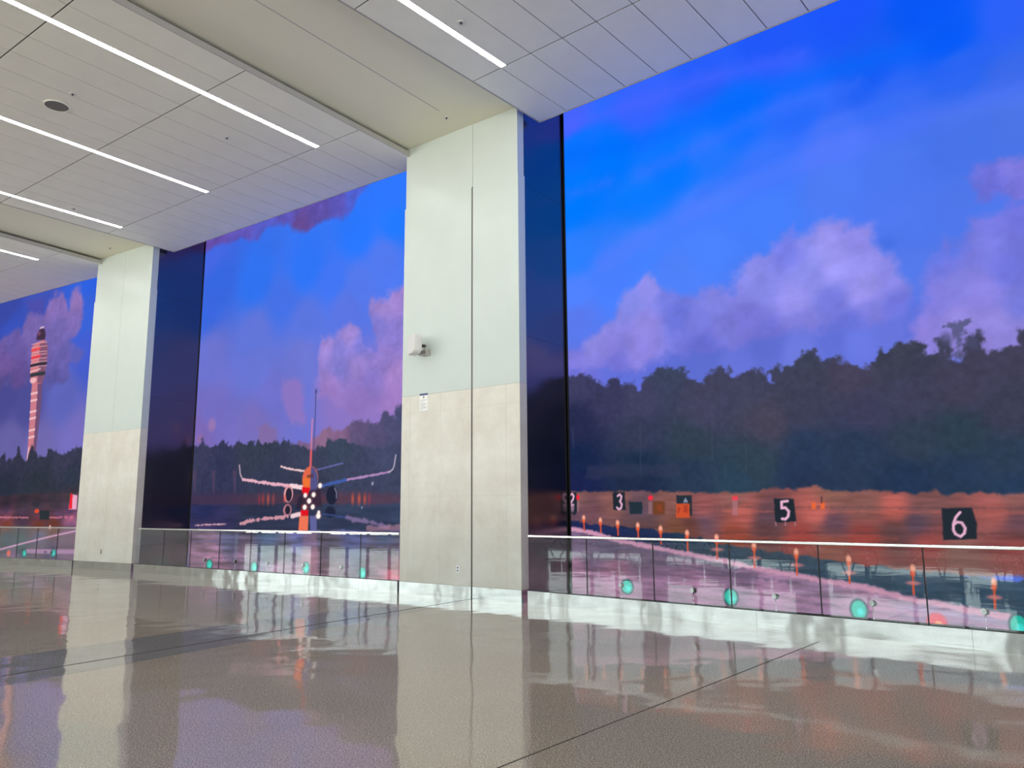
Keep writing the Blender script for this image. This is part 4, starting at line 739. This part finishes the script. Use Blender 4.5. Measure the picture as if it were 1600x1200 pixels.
bm = bmesh.new(); box(bm, -0.06, 0.07, -0.16, -0.012, -0.055, -0.04); box(bm, -0.065, -0.05, -0.20, -0.012, -0.055, 0.05); box(bm, 0.06, 0.07, -0.12, -0.012, -0.04, 0.05); obj('bracket_arm', bm, bracket_m, t)
bm = bmesh.new(); tube(bm, (0.0, -0.10, 0.12), (-0.09, -0.20, 0.10), 0.022, 14); tube(bm, (0.0, -0.10, 0.02), (0.0, -0.10, 0.13), 0.018, 12); obj('swivel_joint', bm, bracket_m, t)
bm = bmesh.new(); tube(bm, (0.015, -0.085, 0.128), (0.015, -0.14, 0.128), 0.027, 16); obj('cable_gland', bm, darkpl, t)
# notice
t = on(P2, A2, 0.577, 3.525, 'notice_sign', 'small white notice with a navy header at the top of the stone', 'sign')
obj('sign_plate', B((-0.105, 0.105, -0.006, 0.0, -0.165, 0.165)), paper, t)
obj('header_band', B((-0.105, 0.105, -0.0075, -0.0062, 0.128, 0.165)), navy, t)
bm = bmesh.new(); prism(bm, [(-0.02, 0), (0.02, 0), (0.016, 0.03), (0, 0.05), (-0.016, 0.03)], 0, 0.0014); o = obj('shield_emblem', bm, ink, t); o.rotation_euler = (math.radians(-90), 0, 0); o.location = (0.0, -0.0077, 0.115)
random.seed(4)
for z, a, b in ((0.045, -0.055, 0.078), (0.026, -0.088, 0.05), (-0.006, -0.09, 0.02), (-0.032, -0.09, 0.07), (-0.048, -0.07, 0.075), (-0.068, -0.088, 0.04), (-0.092, -0.09, 0.075), (-0.106, -0.05, 0.08), (-0.122, -0.09, 0.055), (-0.142, -0.09, -0.02)):
    x = a; bm = bmesh.new()
    while x < b:
        w = random.uniform(0.006, 0.016); box(bm, x, min(x + w, b), -0.0075, -0.0062, z - 0.0032, z + 0.0032); x += w + 0.004
    obj('text_line', bm, ink, t)
# sockets
def outlet(o, deg, x, z, label, m1):
    t = on(o, deg, x, z, 'wall_outlet', label, 'outlet')
    obj('cover_plate', B((-0.04, 0.04, -0.006, 0.0, -0.063, 0.063)), m1, t, 0.003)
    for zz in (0.026, -0.026):
        s = obj('socket', B((-0.017, 0.017, -0.0085, -0.0058, zz - 0.015, zz + 0.015)), ink, t, 0.003)
        obj('slot', B((-0.009, -0.006, -0.0095, -0.0083, zz - 0.004, zz + 0.007), (0.006, 0.009, -0.0095, -0.0083, zz - 0.004, zz + 0.007)), darkpl, s)
outlet(P2, A2, 1.444, 0.491, 'white double power outlet low on the wide pillar', paper)
outlet(P1, A1, 1.309, 0.474, 'steel double power outlet low on the far left pillar', railm)

# ----------------------------------------------------------------- things in the ceiling
t = empty('ceiling_speaker', (-7.99, 12.60, ZC), 0, 'round grey loudspeaker grille in the middle ceiling', 'speaker')
bm = bmesh.new(); ring(bm, (0, 0), 0.185, 0.21, -0.010, 0.0, 48); obj('trim_ring', bm, tile, t)
bm = bmesh.new(); tube(bm, (0, 0, -0.006), (0, 0, 0.0), 0.186, 48); obj('grille', bm, grille, t)
def sprinkler(x, y, z, label):
    t = empty('sprinkler', (x, y, z), 0, label, 'sprinkler', 'fire sprinklers in the ceiling')
    bm = bmesh.new(); ring(bm, (0, 0), 0.022, 0.052, -0.008, 0.0, 28); obj('escutcheon', bm, plastic, t)
    bm = bmesh.new(); tube(bm, (0, 0, -0.02), (0, 0, 0.0), 0.013, 14); tube(bm, (0, 0, -0.024), (0, 0, -0.021), 0.017, 14); obj('sprinkler_head', bm, darkpl, t)
sprinkler(-7.49, 12.21, ZC, 'small sprinkler beside the round speaker in the middle ceiling')
sprinkler(-5.44, 13.82, ZC, 'small sprinkler between the two longest strip lights')
sprinkler(-10.33, 17.28, ZC, 'small sprinkler near the left edge of the middle ceiling')
sprinkler(-0.71, 10.32, ZC, 'small sprinkler right of the strip light in the right ceiling')
sprinkler(-1.19, 13.40, ZS, 'sprinkler in the plaster soffit before the wide pillar')
sprinkler(-11.15, 20.5, ZS, 'sprinkler in the plaster soffit before the far left pillar')

# ----------------------------------------------------------------- gate seats behind the viewer, seen mirrored in the railing glass
def make_seats():
    t = empty('gate_seating', (0, 0, 0), 0, 'row of black gate seats with steel legs, mirrored in the glass railing', 'seating', 'gate seating behind the viewer')
    obj('beam', B((-1.5, 1.5, -0.04, 0.04, 0.36, 0.41)), railm, t)
    for k in range(5):
        x = -1.2 + 0.6 * k
        s = obj('seat', B((x - 0.26, x + 0.26, -0.28, 0.22, 0.41, 0.46)), vinyl, t, 0.02); s2 = B((x - 0.26, x + 0.26, 0.20, 0.26, 0.46, 0.90)); obj('backrest', s2, vinyl, t, 0.02)
    for k in range(6):
        x = -1.5 + 0.6 * k; bm = bmesh.new()
        path_tube(bm, [(x, 0.18, 0.42), (x, 0.20, 0.60), (x, 0.12, 0.66), (x, -0.12, 0.66), (x, -0.22, 0.60), (x, -0.24, 0.48), (x, -0.16, 0.40)], 0.016); obj('armrest', bm, chrome, t)
    for x in (-0.9, 0.9):
        bm = bmesh.new(); path_tube(bm, [(x, -0.36, 0.015), (x, -0.28, 0.12), (x, -0.12, 0.30), (x, 0.0, 0.38), (x, 0.14, 0.30), (x, 0.30, 0.12), (x, 0.38, 0.015)], 0.02); obj('leg', bm, chrome, t)
    return t
def dup(root, loc, rz):
    r = root.copy(); col.objects.link(r); r.location = loc; r.rotation_euler = (0, 0, rz)
    for ch in list(root.children): c = ch.copy(); col.objects.link(c); c.parent = r
    return r
seat0 = make_seats()
spots = []
for row, dist in enumerate((11.4, 13.0)):
    for k in range(7):
        c = at((-1.0, 13.86), -37.1, -8.4 + 3.6 * k, -dist - 0.6)
        if math.hypot(*c) > 1.6: spots.append((c[0], c[1], math.radians(-37.1) + (0 if row else math.pi)))
for i, (x, y, a) in enumerate(spots):
    if i == 0: seat0.location = (x, y, 0); seat0.rotation_euler = (0, 0, a)
    else: dup(seat0, (x, y, 0), a)
